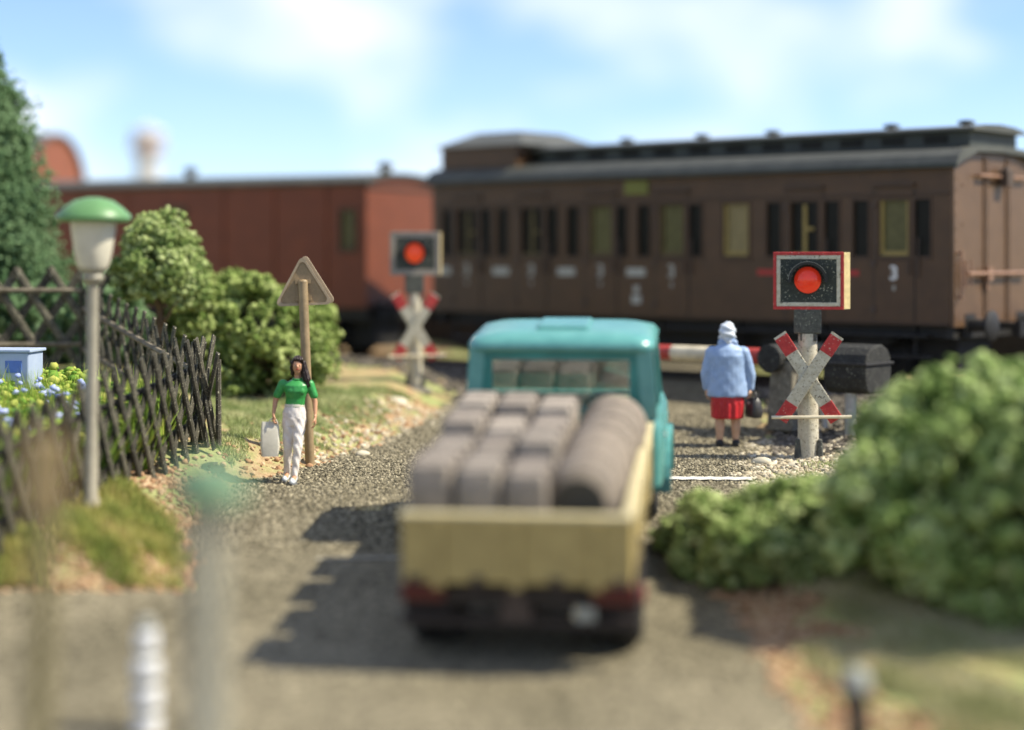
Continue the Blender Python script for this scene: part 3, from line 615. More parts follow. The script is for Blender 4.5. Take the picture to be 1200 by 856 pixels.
def side(name, x0, x1, y0, y1, h):
    s_ = nb('bedwood').b2(x0, x1, y0, y1, BZ - .10, BZ + h).build(name, truck, bevel=.012)
    return s_
for sx in (-1, 1):
    s_ = side('side_board', sx * (BW - .06), sx * BW, BY0 + .065, BY1, BH)
    nb('bedcap').b2(sx * (BW - .08), sx * (BW + .012), BY0 + .02, BY1, BZ + BH, BZ + BH + .035).build('cap_rail', s_, bevel=.008)
    for y in (-.3, .9, 2.1): nb('bedcap').b2(sx * BW, sx * (BW + .03), y - .04, y + .04, BZ - .10, BZ + BH - .01).build('stake', s_)
s_ = side('tailgate', -BW, BW, BY0, BY0 + .06, BH)
nb('bedcap').b2(-BW - .012, BW + .012, BY0 - .02, BY0 + .08, BZ + BH, BZ + BH + .035).build('cap_rail', s_, bevel=.008)
for x in (-.66, 0, .66): nb('bedwood').b2(x - .05, x + .05, BY0 - .035, BY0, BZ - .14, BZ + BH - .01).build('hinge_bar', s_, bevel=.01)
side('headboard', -BW, BW, BY1 - .06, BY1, BH + .02)
for sx in (-1, 1):
    nb('tail_red').b2(sx * .99, sx * .62, BY0 + .03, BY0 + .2, BZ - .27, BZ - .115).build('tail_lamp_block', truck, bevel=.02)
    nb('chassis').b2(sx * .98, sx * .60, -.62, -.58, .32, BZ - .2).build('mud_flap', truck)
    nb('chassis').prism([(.55 * math.cos(a), .43 + .5 * math.sin(a)) for a in np.linspace(.1, PI - .1, 12)] + [(.51 * math.cos(a), .43 + .46 * math.sin(a)) for a in np.linspace(PI - .1, .1, 12)], min(sx * .58, sx * 1.0), max(sx * .58, sx * 1.0), 'x').build('mudguard', truck)
nb('bead_grey').box((.56, BY0 + .10, BZ - .37), (.17, .02, .12)).build('reflector_plate', truck)
nb('rust').box((-.02, BY0 + .10, BZ - .38), (.26, .02, .13)).box((-.02, BY0 + .14, BZ - .25), (.16, .1, .14)).build('number_plate', truck)
nb('chassis').b2(-1.0, 1.0, BY0 + .12, BY0 + .2, BZ - .5, BZ - .42).build('rear_bumper', truck)
# cab: lofted shell with rounded roof
CW = 1.03; C0, C1 = 3.14, 4.72
def cab_section(z):  # half width, rear y, front y
    pts = [(.62, 1.06, C0, 5.35), (.95, 1.07, C0, 5.45), (1.18, 1.06, C0, 5.42), (1.32, 1.03, C0, 5.1), (1.36, 1.01, C0, 4.75)]
    return pts
body = nb('teal')
def ring(hw, y0, y1, z, r_):
    out_ = []
    for cx, cy, a0 in ((hw - r_, y0 + r_, -90), (hw - r_, y1 - r_, 0), (-hw + r_, y1 - r_, 90), (-hw + r_, y0 + r_, 180)):
        for k in range(6): a = R(a0 + 90 * k / 5); out_.append((cx + r_ * math.cos(a), cy + r_ * math.sin(a), z))
    return out_
def stack(mb, rings):
    n = len(rings[0]); vs = [p for r_ in rings for p in r_]; fs = [(j * n + k, j * n + (k + 1) % n, (j + 1) * n + (k + 1) % n, (j + 1) * n + k) for j in range(len(rings) - 1) for k in range(n)]
    fs += [tuple(range(n))[::-1], tuple(range((len(rings) - 1) * n, len(rings) * n))]; return mb.add(vs, fs)
cab = stack(nb('teal'), [ring(1.05, C0, 4.9, .62, .12), ring(1.07, C0, 4.92, .95, .14), ring(1.06, C0, 4.92, 1.22, .14), ring(1.01, C0 + .01, 4.85, 1.36, .14)]).build('cab', truck, smooth='auto', bevel=.01)
stack(nb('teal'), [ring(.62, 4.8, 5.75, .62, .15), ring(.60, 4.8, 5.72, 1.05, .18), ring(.45, 4.8, 5.6, 1.22, .2)]).build('bonnet', truck, smooth='auto')
for sx in (-1, 1):
    nb('teal').prism([(4.35 + .62 * math.cos(a), .43 + .62 * math.sin(a)) for a in np.linspace(0, PI, 14)] + [(4.35 + .52 * math.cos(a), .43 + .52 * math.sin(a)) for a in np.linspace(PI, 0, 14)], min(sx * .66, sx * 1.13), max(sx * .66, sx * 1.13), 'x').build('front_mudguard', truck)
# pillars and roof
ZB, ZT = 1.36, 2.08
for sx in (-1, 1):
    for y, wy, wx in ((C0 + .05, .10, .16), (4.0, .07, .06), (4.68, .07, .07)): nb('teal').add([(sx * 1.01, y - wy / 2 - .0, ZB - .01), (sx * (1.01 - wx), y - wy / 2, ZB - .01), (sx * (1.01 - wx), y + wy / 2, ZB - .01), (sx * 1.01, y + wy / 2, ZB - .01), (sx * .955, y - wy / 2 + .03, ZT + .01), (sx * (.955 - wx), y - wy / 2 + .03, ZT + .01), (sx * (.955 - wx), y + wy / 2 + .03 - (.25 if y > 4.5 else 0), ZT + .01), (sx * .955, y + wy / 2 + .03 - (.25 if y > 4.5 else 0), ZT + .01)], [(0, 1, 2, 3), (4, 5, 6, 7), (0, 1, 5, 4), (1, 2, 6, 5), (2, 3, 7, 6), (3, 0, 4, 7)]).build('cab_pillar', truck)
rw = nb('teal_dark').b2(-.86, .86, C0 + .02, C0 + .08, ZB - .01, ZB + .10).b2(-.86, .86, C0 + .04, C0 + .10, ZT - .12, ZT + .005).b2(-.86, -.72, C0 + .03, C0 + .09, ZB + .095, ZT - .115).b2(.72, .86, C0 + .03, C0 + .09, ZB + .095, ZT - .115).build('rear_panel', truck)
rwin = nb('clearpane').b2(-.72, .72, C0 + .05, C0 + .06, ZB + .10, ZT - .12).build('rear_window', truck)
stack(nb('teal'), [ring(.975, C0 - .0, 4.52, ZT - .03, .16), ring(.985, C0 - .01, 4.55, ZT + .03, .18), ring(.94, C0 + .03, 4.50, ZT + .095, .22), ring(.80, C0 + .14, 4.38, ZT + .14, .26), ring(.55, C0 + .32, 4.2, ZT + .165, .28)]).build('cab_roof', truck, smooth=True)
nb('teal').b2(-.28, .28, C0 + .30, 4.1, ZT + .14, ZT + .20).build('roof_hatch', truck, bevel=.03)
for sx in (-1, 1):
    nb('clearpane').add([(sx * .995, C0 + .12, ZB), (sx * .995, 4.6, ZB), (sx * .94, 4.4, ZT), (sx * .94, C0 + .12, ZT), (sx * .985, C0 + .12, ZB), (sx * .985, 4.6, ZB), (sx * .93, 4.4, ZT), (sx * .93, C0 + .12, ZT)], [(0, 1, 2, 3), (4, 5, 6, 7), (0, 1, 5, 4), (1, 2, 6, 5), (2, 3, 7, 6), (3, 0, 4, 7)]).build('side_window', truck)
nb('clearpane').add([(-.93, 4.72, ZB), (.93, 4.72, ZB), (.88, 4.48, ZT), (-.88, 4.48, ZT), (-.93, 4.71, ZB), (.93, 4.71, ZB), (.88, 4.47, ZT), (-.88, 4.47, ZT)], [(0, 1, 2, 3), (4, 5, 6, 7), (0, 1, 5, 4), (1, 2, 6, 5), (2, 3, 7, 6), (3, 0, 4, 7)]).build('windscreen', truck)
nb('bag_pale').box((0, 3.75, 1.22), (1.6, .35, .5)).build('bench_seat', truck, bevel=.04)
None
for sx in (-1, 1):
    dr = nb('teal').b2(sx * 1.062, sx * 1.078, C0 + .2, 4.4, .7, 1.2).build('door', truck, bevel=.006); nb('steel').box((sx * 1.085, C0 + .32, 1.12), (.02, .14, .03)).build('handle', dr)
for x in (-.86, -.33, .33, .86): nb('rust').box((x, BY0 - .02, BZ - .06), (.10, .05, .05)).build('tailgate_latch', truck)
TM = Matrix.Translation((TX, TY, tz)) @ Euler((R(6.1), 0, R(-6.9))).to_matrix().to_4x4()
def on_truck(name, lx, ly, lz, rz=0, rx=0):
    o = empty(name, TM @ Vector((lx, ly, lz))); o.rotation_euler = (Euler((R(6.1), 0, R(-6.9))).to_matrix() @ Euler((rx, 0, rz)).to_matrix()).to_euler(); return o
rows_ = ['next to the tailgate', 'one row in from the tailgate', 'one row behind the front row', 'next to the cab']
cols_ = ['left', 'middle', 'right']
for r_ in range(4):
    for c_ in range(3):
        o = on_truck('crate', -.735 + c_ * .405 + random.uniform(-.012, .012), -.37 + r_ * .85, BF + .002, R(random.uniform(-2, 2)))
        hgt = .69 + random.uniform(-.05, .05) + (.05 if r_ == 3 else 0); hw, hl = .180, .36
        b = nb(['crate', 'crate2'][(r_ + c_) % 2])
        stack(b, [ring(hw - .02, -hl + .02, hl - .02, 0, .03), ring(hw, -hl, hl, .04, .035), ring(hw, -hl, hl, hgt - .06, .035), ring(hw - .02, -hl + .02, hl - .02, hgt - .01, .035), ring(hw - .05, -hl + .05, hl - .05, hgt, .03)])
        b.build('wrapping', o, smooth='auto')
        for y in (-.18, .18): nb('strap').b2(-hw - .006, hw + .006, y - .02, y + .02, .01, hgt + .006).build('strap', o)
        tag(o, 'grey wrapped crate in the %s column of the load, %s' % (cols_[c_], rows_[r_]), 'crate', 'grey crates stacked on the truck bed')
nd = 6; ords = ['first from the tailgate', 'second from the tailgate', 'third from the tailgate', 'third from the cab', 'second from the cab', 'first from the cab']
for k in range(nd):
    o = on_truck('drum', (.50 + .02 * k) + .012 * math.sin(k * 2), -.56 + k * .565, BF + .345)
    mt = Matrix.Rotation(R(-90), 4, 'X'); r_ = .335
    nb('drum').lathe([(r_ - .11, 0), (r_ - .03, .055), (r_, .15), (r_ + .01, .27), (r_, .39), (r_ - .03, .485), (r_ - .11, .54)], 28, mt, cap=False).build('shell', o, smooth='auto')
    for y, q_ in ((.11, -.012), (.43, -.012)): nb('drum_rim').lathe([(r_ + q_ - .006, y - .025), (r_ + q_ + .014, y - .018), (r_ + q_ + .014, y + .018), (r_ + q_ - .006, y + .025)], 28, mt, cap=False).build('hoop', o, smooth='auto')
    nb('drum_end').lathe([(r_ - .112, .006), (r_ - .12, .012)], 28, mt).build('end_plate', o); nb('drum_end').lathe([(r_ - .112, .534), (r_ - .12, .528)], 28, mt).build('end_plate', o)
    tag(o, 'grey drum on its side on the truck bed, %s in its row' % ords[k], 'drum', 'drums lying in a row on the truck bed')

# ------------------------------------------------------------------ crossing signals, barrier, sign
def signal(name, label, x, y, z, yaw, far=False):
    root = tag(empty(name, (x, y, z), (0, 0, yaw)), label, 'crossing signal', 'light signals with crossbucks at the level crossing')
    if far: root.scale = (.88, .88, .93)
    W, H, T = .92, .76, .13; zc = 2.40; sw = .03 if far else .085
    nb('sig_face').b2(-W / 2 + .04, W / 2 - .04, -T / 2, T / 2 - .004, zc - H / 2 + .04, zc + H / 2 - .04).build('backboard', root)
    def frame(key, nm, a, b, y0, y1):
        f = nb(key).b2(-W / 2 + a, W / 2 - a, y0, y1, zc + H / 2 - b, zc + H / 2 - a).b2(-W / 2 + a, W / 2 - a, y0, y1, zc - H / 2 + a, zc - H / 2 + b).b2(-W / 2 + a, -W / 2 + b, y0, y1, zc - H / 2 + b, zc + H / 2 - b).b2(W / 2 - b, W / 2 - a, y0, y1, zc - H / 2 + b, zc + H / 2 - b)
        return f.build(nm, root, bevel=.006)
    frame('sig_farframe' if far else 'sig_red', 'outer_frame', 0, .042, -T / 2 - .012, T / 2); frame('sig_farframe' if far else 'sig_white', 'inner_border', .042, .095 if not far else .10, -T / 2 - .006, T / 2 - .01)
    nb('sig_sunlit').prism([(W / 2 + .002, -T / 2 - .008), (W / 2 + sw, T / 2 - .01), (W / 2 + sw, T / 2 + .02), (W / 2 + .002, T / 2 + .02)], zc - H / 2 + .005, zc + H / 2 - .005, 'z').build('side_panel', root, bevel=.006)
    mt = Matrix.Translation((-.01, -T / 2, zc + .01)) @ Matrix.Rotation(R(90), 4, 'X')
    nb('lens_far' if far else 'lens').lathe([(.175, 0), (.175, .03), (.14, .055), (.07, .07), (.01, .074)], 28, mt).build('red_lamp', root, smooth='auto')
    hood = nb('black'); n = 20
    a0 = [R(-8 + 196 * k / n) for k in range(n + 1)]
    outer = [(-.01 + .255 * math.cos(a), zc + .01 + .245 * math.sin(a)) for a in a0]; inner = [(-.01 + .215 * math.cos(a), zc + .01 + .205 * math.sin(a)) for a in a0]
    for k in range(n):
        pl_ = [outer[k], outer[k + 1], inner[k + 1], inner[k]]; hood.prism(pl_, -T / 2 - .15, -T / 2 + .004, 'y')
    hd_ = hood.build('lamp_hood', root); rim_ = nb('dimwhite')
    for k in range(3, n - 1): rim_.prism([outer[k], outer[k + 1], (outer[k + 1][0] * .985, zc + .01 + (outer[k + 1][1] - zc - .01) * .985), (outer[k][0] * .985, zc + .01 + (outer[k][1] - zc - .01) * .985)], -T / 2 - .156, -T / 2 - .149, 'y')
    rim_.build('hood_highlight', hd_)  # pale strip painted as a highlight along the hood's front edge
    nb('sig_grey').b2(-.19, .17, -.08, .08, 1.70, 2.03).box((0, 0, 1.66), (.22, .14, .12)).build('mounting_box', root, bevel=.02)
    nb('sig_white').tube((0, .03, 0), (-.01, .03, 1.70), .145, .125, 14).build('pole', root, smooth='auto')
    for sg in (-1, 1):
        arm_mt = Matrix.Translation((0, -.15 - .035 * (sg > 0), 1.12)) @ Matrix.Rotation(R(sg * 33.5), 4, 'Y')
        arm = nb('sig_white').box((0, 0, 0), (.175, .05, .80)); arm.v = [tuple(arm_mt @ Vector(v)) for v in arm.v]
        ao = arm.build('crossbuck_arm', root, bevel=.008)
        for q in (-1, 1):
            tp = nb('sig_red').box((0, 0, q * .525), (.18, .056, .26)); tp.v = [tuple(arm_mt @ Vector(v)) for v in tp.v]
            tp.build('red_tip', ao, bevel=.008)
            if q > 0: 
                tp = nb('sig_white').box((0, 0, q * .668), (.178, .054, .03)); tp.v = [tuple(arm_mt @ Vector(v)) for v in tp.v]; tp.build('white_end', ao)
    nb('bar_white').tube((-.48, -.22, .605), (.56, -.20, .625), .022, .022, 8).build('cross_bar', root)
    for dx in (-.14, 0.02, .15): nb('sig_grey').box((dx, -.02 + .05 * abs(dx), .13), (.11, .2, .36), None, (.55, .6)).build('base_lug', root, bevel=.02)
    nb('stonepost').box((0, .03, .015), (.62, .5, .08), (.03, .02, .2), (.8, .8)).build('footing', root, bevel=.02)
    return root
gzz = lambda x, y: float(gz(x, y))
signal('crossing_signal', 'large light signal with red and white crossbuck beside the barrier, in sharp focus', 3.92, 23.7, gzz(3.92, 23.7) - .06, R(-9))
signal('crossing_signal', 'far light signal with blurred crossbuck standing at the left of the road', -1.58, 29.2, gzz(-1.58, 29.2) - .05, R(4), True)

bx, by = 3.95, 25.6; bz = gzz(bx, by)
bar = tag(empty('level_crossing_barrier', (bx, by, bz), (0, 0, ANG)), 'red and white barrier pole lowered across the road with a black counterweight', 'barrier')
hz = 1.22 - bz + .0
nb('stonepost').box((-.0, 0, .5), (.44, .5, 1.0), None, (.78, .8)).build('barrier_post', bar, bevel=.03)
nb('weight').tube((.12, .34, hz), (.12, -.34, hz), .20, .20, 16).box((.0, 0, hz - .12), (.36, .34, .3)).build('pivot_head', bar, bevel=.01)
edges_ = [(.30, .95, 'bar_red'), (.95, 2.02, 'bar_white'), (2.02, 2.75, 'bar_red'), (2.75, 4.2, 'bar_white'), (4.2, 4.9, 'bar_red'), (4.9, 6.0, 'bar_white')]
for a, b, k in edges_: nb(k).tube((a, 0, hz), (b, 0, hz), .125 - .006 * a, .125 - .006 * b, 16).build('pole_section', bar, smooth='auto')
nb('steel').box((-.55, .13, hz + .02), (1.2, .05, .10)).box((-.55, -.13, hz + .02), (1.2, .05, .10)).build('lever_arm', bar)
cw = nb('weight').prism([(-.24, -.42), (.24, -.42), (.32, -.36), (.36, -.2), (.36, .0), (.31, .12), (.20, .21), (.05, .25), (-.12, .25), (-.26, .18), (-.34, .07), (-.36, -.1), (-.32, -.36)], -1.45, -.78, 'x', Matrix.Translation((0, 0, hz - .02))).build('counterweight', bar, bevel=.03)
nb('black').b2(-1.475, -.755, -.385, .385, hz - .05, hz - .01).build('seam_flange', cw, bevel=.01)
nb('steel').tube((-1.1, .15, -.05), (-1.1, .15, hz - .38), .085, .08, 12).tube((-.72, .2, .1), (-.68, .22, hz - .45), .04, .04, 10).build('rest_post', bar, smooth='auto')

sg_ = tag(empty('warning_sign', (-2.62, 23.25, gzz(-2.62, 23.25) - .05), (0, R(-2.2), R(4))), 'triangular warning sign seen from its bare back behind the woman in green', 'sign')
nb('signback').tube((0, 0, 0), (0, 0, 2.42), .062, .062, 14).ell((0, 0, 2.42), (.062, .062, .03), None, 12, 6).build('post', sg_, smooth='auto')
tri = lambda c, s: [(s * math.sin(a), c + s * math.cos(a)) for a in (0, R(120), R(240))]
def rtri(c, s, rr):
    out_ = []
    for a in (0, 120, 240):
        ctr = ((s - 2 * rr) * math.sin(R(a)), c + (s - 2 * rr) * math.cos(R(a)))
        for k in range(5): q = R(a - 60 + 30 * k); out_.append((ctr[0] + rr * math.sin(q), ctr[1] + rr * math.cos(q)))
    return out_
nb('signback').prism(rtri(2.33, .445, .05), .065, .10, 'y').build('back_plate', sg_, bevel=.006)
fr_ = nb('signedge'); o1, i1 = rtri(2.33, .445, .05), rtri(2.33, .385, .045)
for k in range(15): fr_.prism([o1[k], o1[(k + 1) % 15], i1[(k + 1) % 15], i1[k]], .045, .066, 'y')
fr_.build('rim', sg_)
nb('signedge').prism(rtri(2.345, .45, .05), .115, .15, 'y', Matrix.Translation((.035, 0, 0))).build('front_plate', sg_, bevel=.006)
for z_ in (2.42, 2.2): nb('signback').box((0, .05, z_), (.2, .05, .06)).build('clamp', sg_)
# ------------------------------------------------------------------ lamps, posts, bollards
lx, ly = -4.47, 19.0; lz = gzz(lx, ly)
lamp = tag(empty('street_lamp', (lx, ly, lz - .03), (R(0), R(.6), 0)), 'old street lamp with a green hat and cream lantern beside the lattice fence', 'street lamp')
nb('lamp_post').lathe([(.10, 0), (.10, .16), (.075, .2), (.07, .9), (.062, .95), (.06, 2.48)], 18).build('post', lamp, smooth='auto')
nb('lamp_post').lathe([(.06, 2.44), (.10, 2.47), (.12, 2.52), (.10, 2.56), (.135, 2.60), (.15, 2.64)], 18).build('lantern_collar', lamp, smooth='auto')
nb('lamp_cream').lathe([(.15, 2.62), (.175, 2.68), (.20, 2.80), (.235, 3.05), (.24, 3.14)], 24).build('lantern_glass', lamp, smooth='auto')
nb('lamp_green').lathe([(.24, 3.11), (.37, 3.11), (.395, 3.15), (.385, 3.19), (.30, 3.27), (.20, 3.34), (.08, 3.37), (.02, 3.375)], 28).build('lamp_hat', lamp, smooth='auto')
px_at = lambda px, y: (px - 600) / F * y
z_at = lambda py, y: EYE - (py - 298) / F * y
y_ = 9.8; x_ = px_at(243, y_); g_ = gzz(x_, y_)
p_ = tag(empty('garden_post', (x_, y_, g_ - .05)), 'slim grey post with a green cap, out of focus in the near left foreground', 'post')
ht = z_at(545, y_) - g_
nb('post_grey').lathe([(.12, 0), (.12, .2), (.10, .25), (.095, ht - .3), (.12, ht - .2), (.13, ht - .12)], 18).build('post', p_, smooth='auto')
nb('cap_green').lathe([(.13, ht - .16), (.22, ht - .14), (.225, ht - .08), (.16, ht + .04), (.05, ht + .07), (.01, ht + .075)], 22).build('cap', p_, smooth='auto')
y_ = 10.2; x_ = px_at(32, y_); g_ = gzz(x_, y_); ht = z_at(500, y_) - g_
p_ = tag(empty('wooden_post', (x_, y_, g_ - .05), (0, R(2.6), 0)), 'slim olive post with a tan board on top, at the near left edge', 'post')
nb('post_olive').lathe([(.075, 0), (.07, ht)], 14).build('post', p_, smooth='auto')
nb('post_tan').box((0, -.09, ht - .22), (.24, .06, .46)).build('board', p_, bevel=.02)
def bead_post(x, y, ht, label, name='bollard', mats=('bead_white', 'bead_grey')):
    g = gzz(x, y); o = tag(empty(name, (x, y, g - .04)), label, 'bollard')
    n = 4; h = ht / n
    nb(mats[1]).lathe([(.055, 0), (.055, ht - .03)], 14).build('shaft', o, smooth='auto')
    for k in range(n):
        r_ = .125 if k < n - 1 else .10
        nb(mats[0]).lathe([(.06, k * h + .02), (r_ * .9, k * h + .035), (r_ * .9, (k + 1) * h - .055), (.06, (k + 1) * h - .04)], 20).build('white_ring', o, smooth='auto')
    nb(mats[1]).lathe([(.05, ht - .02), (.07, ht), (.05, ht + .05), (.01, ht + .06)], 16).build('cap', o, smooth='auto')
y_ = 13.6; x_ = px_at(172, y_); bead_post(x_, y_, z_at(726, y_) - gzz(x_, y_), 'white ringed bollard on the road at the lower left')
y_ = 13.0; x_ = px_at(1004, y_); g_ = gzz(x_, y_); ht = z_at(782, y_) - g_
o_ = tag(empty('marker_post', (x_, y_, g_ - .03)), 'short pale marker post with a black band on the lower right verge', 'marker post')
nb('bead_grey').lathe([(.075, 0), (.075, .12)], 14).build('foot', o_, smooth='auto'); nb('black').lathe([(.078, .12), (.078, max(.2, ht - .13))], 14).build('black_band', o_, smooth='auto')
nb('bead_grey').lathe([(.10, max(.2, ht - .13)), (.11, ht - .06), (.06, ht + .02), (.01, ht + .03)], 14).build('cap', o_, smooth='auto')

# ------------------------------------------------------------------ lattice fences
SL = nb('fence').box((0, 0, .5), (1, 1, 1)).build('slat_source', None); SLM = SL.data; bpy.data.objects.remove(SL)
def slat_mesh(wd, th, ln):
    s = nb('fence'); s.prism([(-wd / 2, 0), (wd / 2, 0), (wd * .36, th * .7), (0, th), (-wd * .36, th * .7)], 0, ln, 'z'); o = s.build('slat', None); m = o.data; bpy.data.objects.remove(o); return m
def lattice(name, label, pts, ln, spacing, lean, wd, posts=True, group='lattice fences round the garden', rail_off=.085, pale=False):
    pts = [Vector(p) for p in pts]; root = tag(empty(name, pts[0]), label, 'fence', group)
    me = slat_mesh(wd, .035, ln); a, b = pts[0], pts[-1]; Lg = (b - a).length; d = (b - a).normalized(); dh = Vector((d.x, d.y, 0)).normalized(); side_ = Vector((dh.y, -dh.x, 0))
    yaw = math.atan2(dh.y, dh.x); cnt = int(Lg / spacing)
    side_ = Vector((dh.y, -dh.x, 0)); half = ln * .5 * math.sin(lean)
    for layer, sgn in ((-1, 1), (1, -1)):                       # road side layer leans one way, garden side layer the other
        for k in range(cnt + 1):
            le = lean + R(random.uniform(-2, 2)); q = d * (k * spacing) - dh * sgn * half + side_ * layer * .012 + Vector((0, 0, random.uniform(-.02, .02)))
            zx = (Vector((0, 0, 1)) * math.cos(le) + dh * sgn * math.sin(le)).normalized(); yx = side_ * layer; xx = yx.cross(zx)
            o = bpy.data.objects.new('slat', me); C.objects.link(o); o.parent = root
            o.matrix_local = Matrix.Translation(q) @ Matrix((xx, yx, zx)).transposed().to_4x4()
    for h in (.22, .66):
        nb('fence_pale' if pale else 'fence').tube(Vector((0, 0, ln * h)) + side_ * rail_off, (b - a) + Vector((0, 0, ln * h)) + side_ * rail_off, .04, .04, 6).build('rail', root)
    for k in range(3):
        q = (b - a) * (k / 2); nb('fence').tube(q + side_ * .17 - Vector((0, 0, .2)), q + side_ * .17 + Vector((0, 0, ln * .8)), .04, .035, 8).build('post', root)
    return root
fA = (-3.86, 22.6); fB = (-5.45, 16.0)
def fp(x, y, dz=0): return (x, y, gzz(x, y) + dz)
lattice('lattice_fence', 'dark weathered lattice fence along the road between the lamp and the woman', [fp(*fA, -.02), (fB[0], fB[1], -.52)], 1.56, .32, R(26), .105)
fC = (-6.25, 26.4)
lattice('lattice_fence', 'lattice fence side running back from the roadside corner toward the round shrub', [(fA[0], fA[1], fp(*fA)[2]), (fC[0], fC[1], 1.0)], 1.36, .36, R(27), .09, rail_off=-.06, pale=True)
lattice('lattice_fence', 'rear lattice fence with a pale rail at the far left behind the blue box', [(fC[0] - .1, fC[1], .98), (-9.6, 25.6, 1.0)], 1.8, .46, R(33), .12, rail_off=-.06, pale=True)

# pale blue trough in the garden
bxx = tag(empty('garden_box', (-6.35, 22.6, gzz(-6.35, 22.6)), (0, 0, R(-6))), 'pale blue box with a darker blue panel among the garden plants', 'box')
hb = z_at(442, 22.6) - gzz(-6.35, 22.6)
nb('bluebox').b2(-.9, .36, -.25, .25, .04, hb + .32).build('body', bxx, bevel=.02); nb('bluebox').b2(-.93, .39, -.28, .28, hb + .322, hb + .36).build('lid', bxx, bevel=.01)
nb('bluepanel').b2(.06, .27, -.262, -.25, hb + .07, hb + .22).build('panel', bxx)
for sx in (-.8, .26):
    for sy in (-.18, .18): nb('bluebox').b2(sx - .04, sx + .04, sy - .04, sy + .04, -.05, .04).build('leg', bxx)

# distant tower
ty_ = 95; tw = tag(empty('distant_tower', (px_at(173, ty_), ty_, .4)), 'pale tower with a pinkish gallery far behind the red van', 'tower')
zt = lambda py: z_at(py, ty_) - .4
nb('towerwhite').lathe([(.75, 0), (.6, zt(172))], 20).build('shaft', tw, smooth='auto'); nb('towerpink').lathe([(.6, zt(180)), (.95, zt(176)), (.95, zt(168)), (.6, zt(166))], 20).build('gallery', tw, smooth='auto')
nb('towerwhite').lathe([(.55, zt(168)), (.9, zt(160)), (.8, zt(154)), (.3, zt(150)), (.04, zt(146))], 20).build('cap', tw, smooth='auto')

# ------------------------------------------------------------------ foliage
def bush(name, label, cat, lobes, nclump, ncr, csize, key, group=None, stem=None, clump_r=.16, core=True, ground=None, solid=.8):
    """lobes: (x,y,z,rx,ry,rz); crumbs gathered in many small clumps over the lobes"""
    base = ground or (lobes[0][0], lobes[0][1], float(gz(lobes[0][0], lobes[0][1]))); root = tag(empty(name, base), label, cat, group); Bv = np.array(base)
    sub_ = []; q_ = np.random.default_rng(len(lobes) * 7 + nclump); main = list(lobes)
    for l in main:
        rm = (l[3] + l[4] + l[5]) / 3; ns_ = int(14 * rm ** 1.2 / .35 ** .6) + 5
        for k in range(ns_):
            d = q_.normal(size=3); d /= np.linalg.norm(d); d[2] = d[2] if d[2] > -.35 else -d[2]; s = q_.uniform(.17, .36) * (.55 + .55 * rm)
            sub_.append((l[0] + d[0] * l[3] * .80, l[1] + d[1] * l[4] * .80, l[2] + d[2] * l[5] * .80, s, s, s * .9))
    lobes = [(l[0], l[1], l[2], l[3] * .68, l[4] * .68, l[5] * .68) for l in main] + sub_
    P_ = []; T_ = []; vol = np.array([l[3] * l[4] + l[4] * l[5] + l[3] * l[5] for l in lobes]); vol = vol / vol.sum(); Lb = np.array(lobes)
    for li, l in enumerate(lobes):
        n = int(nclump * 2.3 * vol[li]) + 1; d = RNG.normal(size=(n, 3)); d /= np.linalg.norm(d, axis=1)[:, None]
        rr = RNG.uniform(.80, 1.08, (n, 1)) * (1 + .09 * np.sin(d[:, :1] * 5 + li) + .08 * np.sin(d[:, 1:2] * 7 + d[:, 2:] * 4))
        c = np.array(l[:3]) + d * rr * np.array(l[3:])
        ok = np.ones(n, bool)
        for lj, q in enumerate(lobes):
            if lj != li: ok &= (((c - np.array(q[:3])) / np.array(q[3:])) ** 2).sum(1) > .62
        ok &= c[:, 2] > gz(c[:, 0], c[:, 1]) - .02
        c = c[ok]; tc_ = RNG.normal(RNG.normal(.5, .14), .18, len(c))
        m = RNG.poisson(ncr * .62, len(c)); idx = np.repeat(np.arange(len(c)), m); k = len(idx)
        e = RNG.normal(size=(k, 3)); e /= np.linalg.norm(e, axis=1)[:, None]
        cr = .95 * clump_r * RNG.uniform(.6, 1.3, len(c))
        P_.append(c[idx] + e * (RNG.uniform(.3, 1, (k, 1)) ** .5) * cr[idx][:, None] * np.array([1, 1, .85])); T_.append(np.clip(tc_[idx] + RNG.normal(0, .24, k), 0, 1))
    P_ = np.concatenate(P_) - Bv; T_ = np.concatenate(T_); n = len(P_); h = int(n * solid)
    Va_, Fa_, ka = crumbs(P_[:h] if False else P_, (.5 + 1.1 * RNG.uniform(0, 1, n) ** 2.2) * csize, 'ico', .5)
    o = np_mesh('foliage', Va_, Fa_, key, np.repeat(T_, ka), False, root)
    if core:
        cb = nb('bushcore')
        for l in main: cb.ell((l[0] - Bv[0], l[1] - Bv[1], l[2] - Bv[2]), (l[3] * .60, l[4] * .60, l[5] * .60), None, 16, 10)  # opaque dark filler in each lobe, so gaps in the foam look dark
        cm = cb.build('dark_core', root, smooth=True)
    tw = nb('trunk')                                            # a few bare twigs and dead bits poking out of the foam
    for k in range(int(14 + 10 * len(main))):
        l = main[int(q_.integers(len(main)))]; d = q_.normal(size=3); d /= np.linalg.norm(d); d[2] = abs(d[2]) * .8; p0 = np.array(l[:3]) + d * np.array(l[3:]) * .75 - Bv; p1 = np.array(l[:3]) + d * np.array(l[3:]) * q_.uniform(1.05, 1.22) + q_.normal(size=3) * .06 - Bv
        tw.tube(p0, p1, .012, .004, 4, False)
    tag(tw.build('twigs', root), kind='stuff')
    if stem: stem(root)
    return root
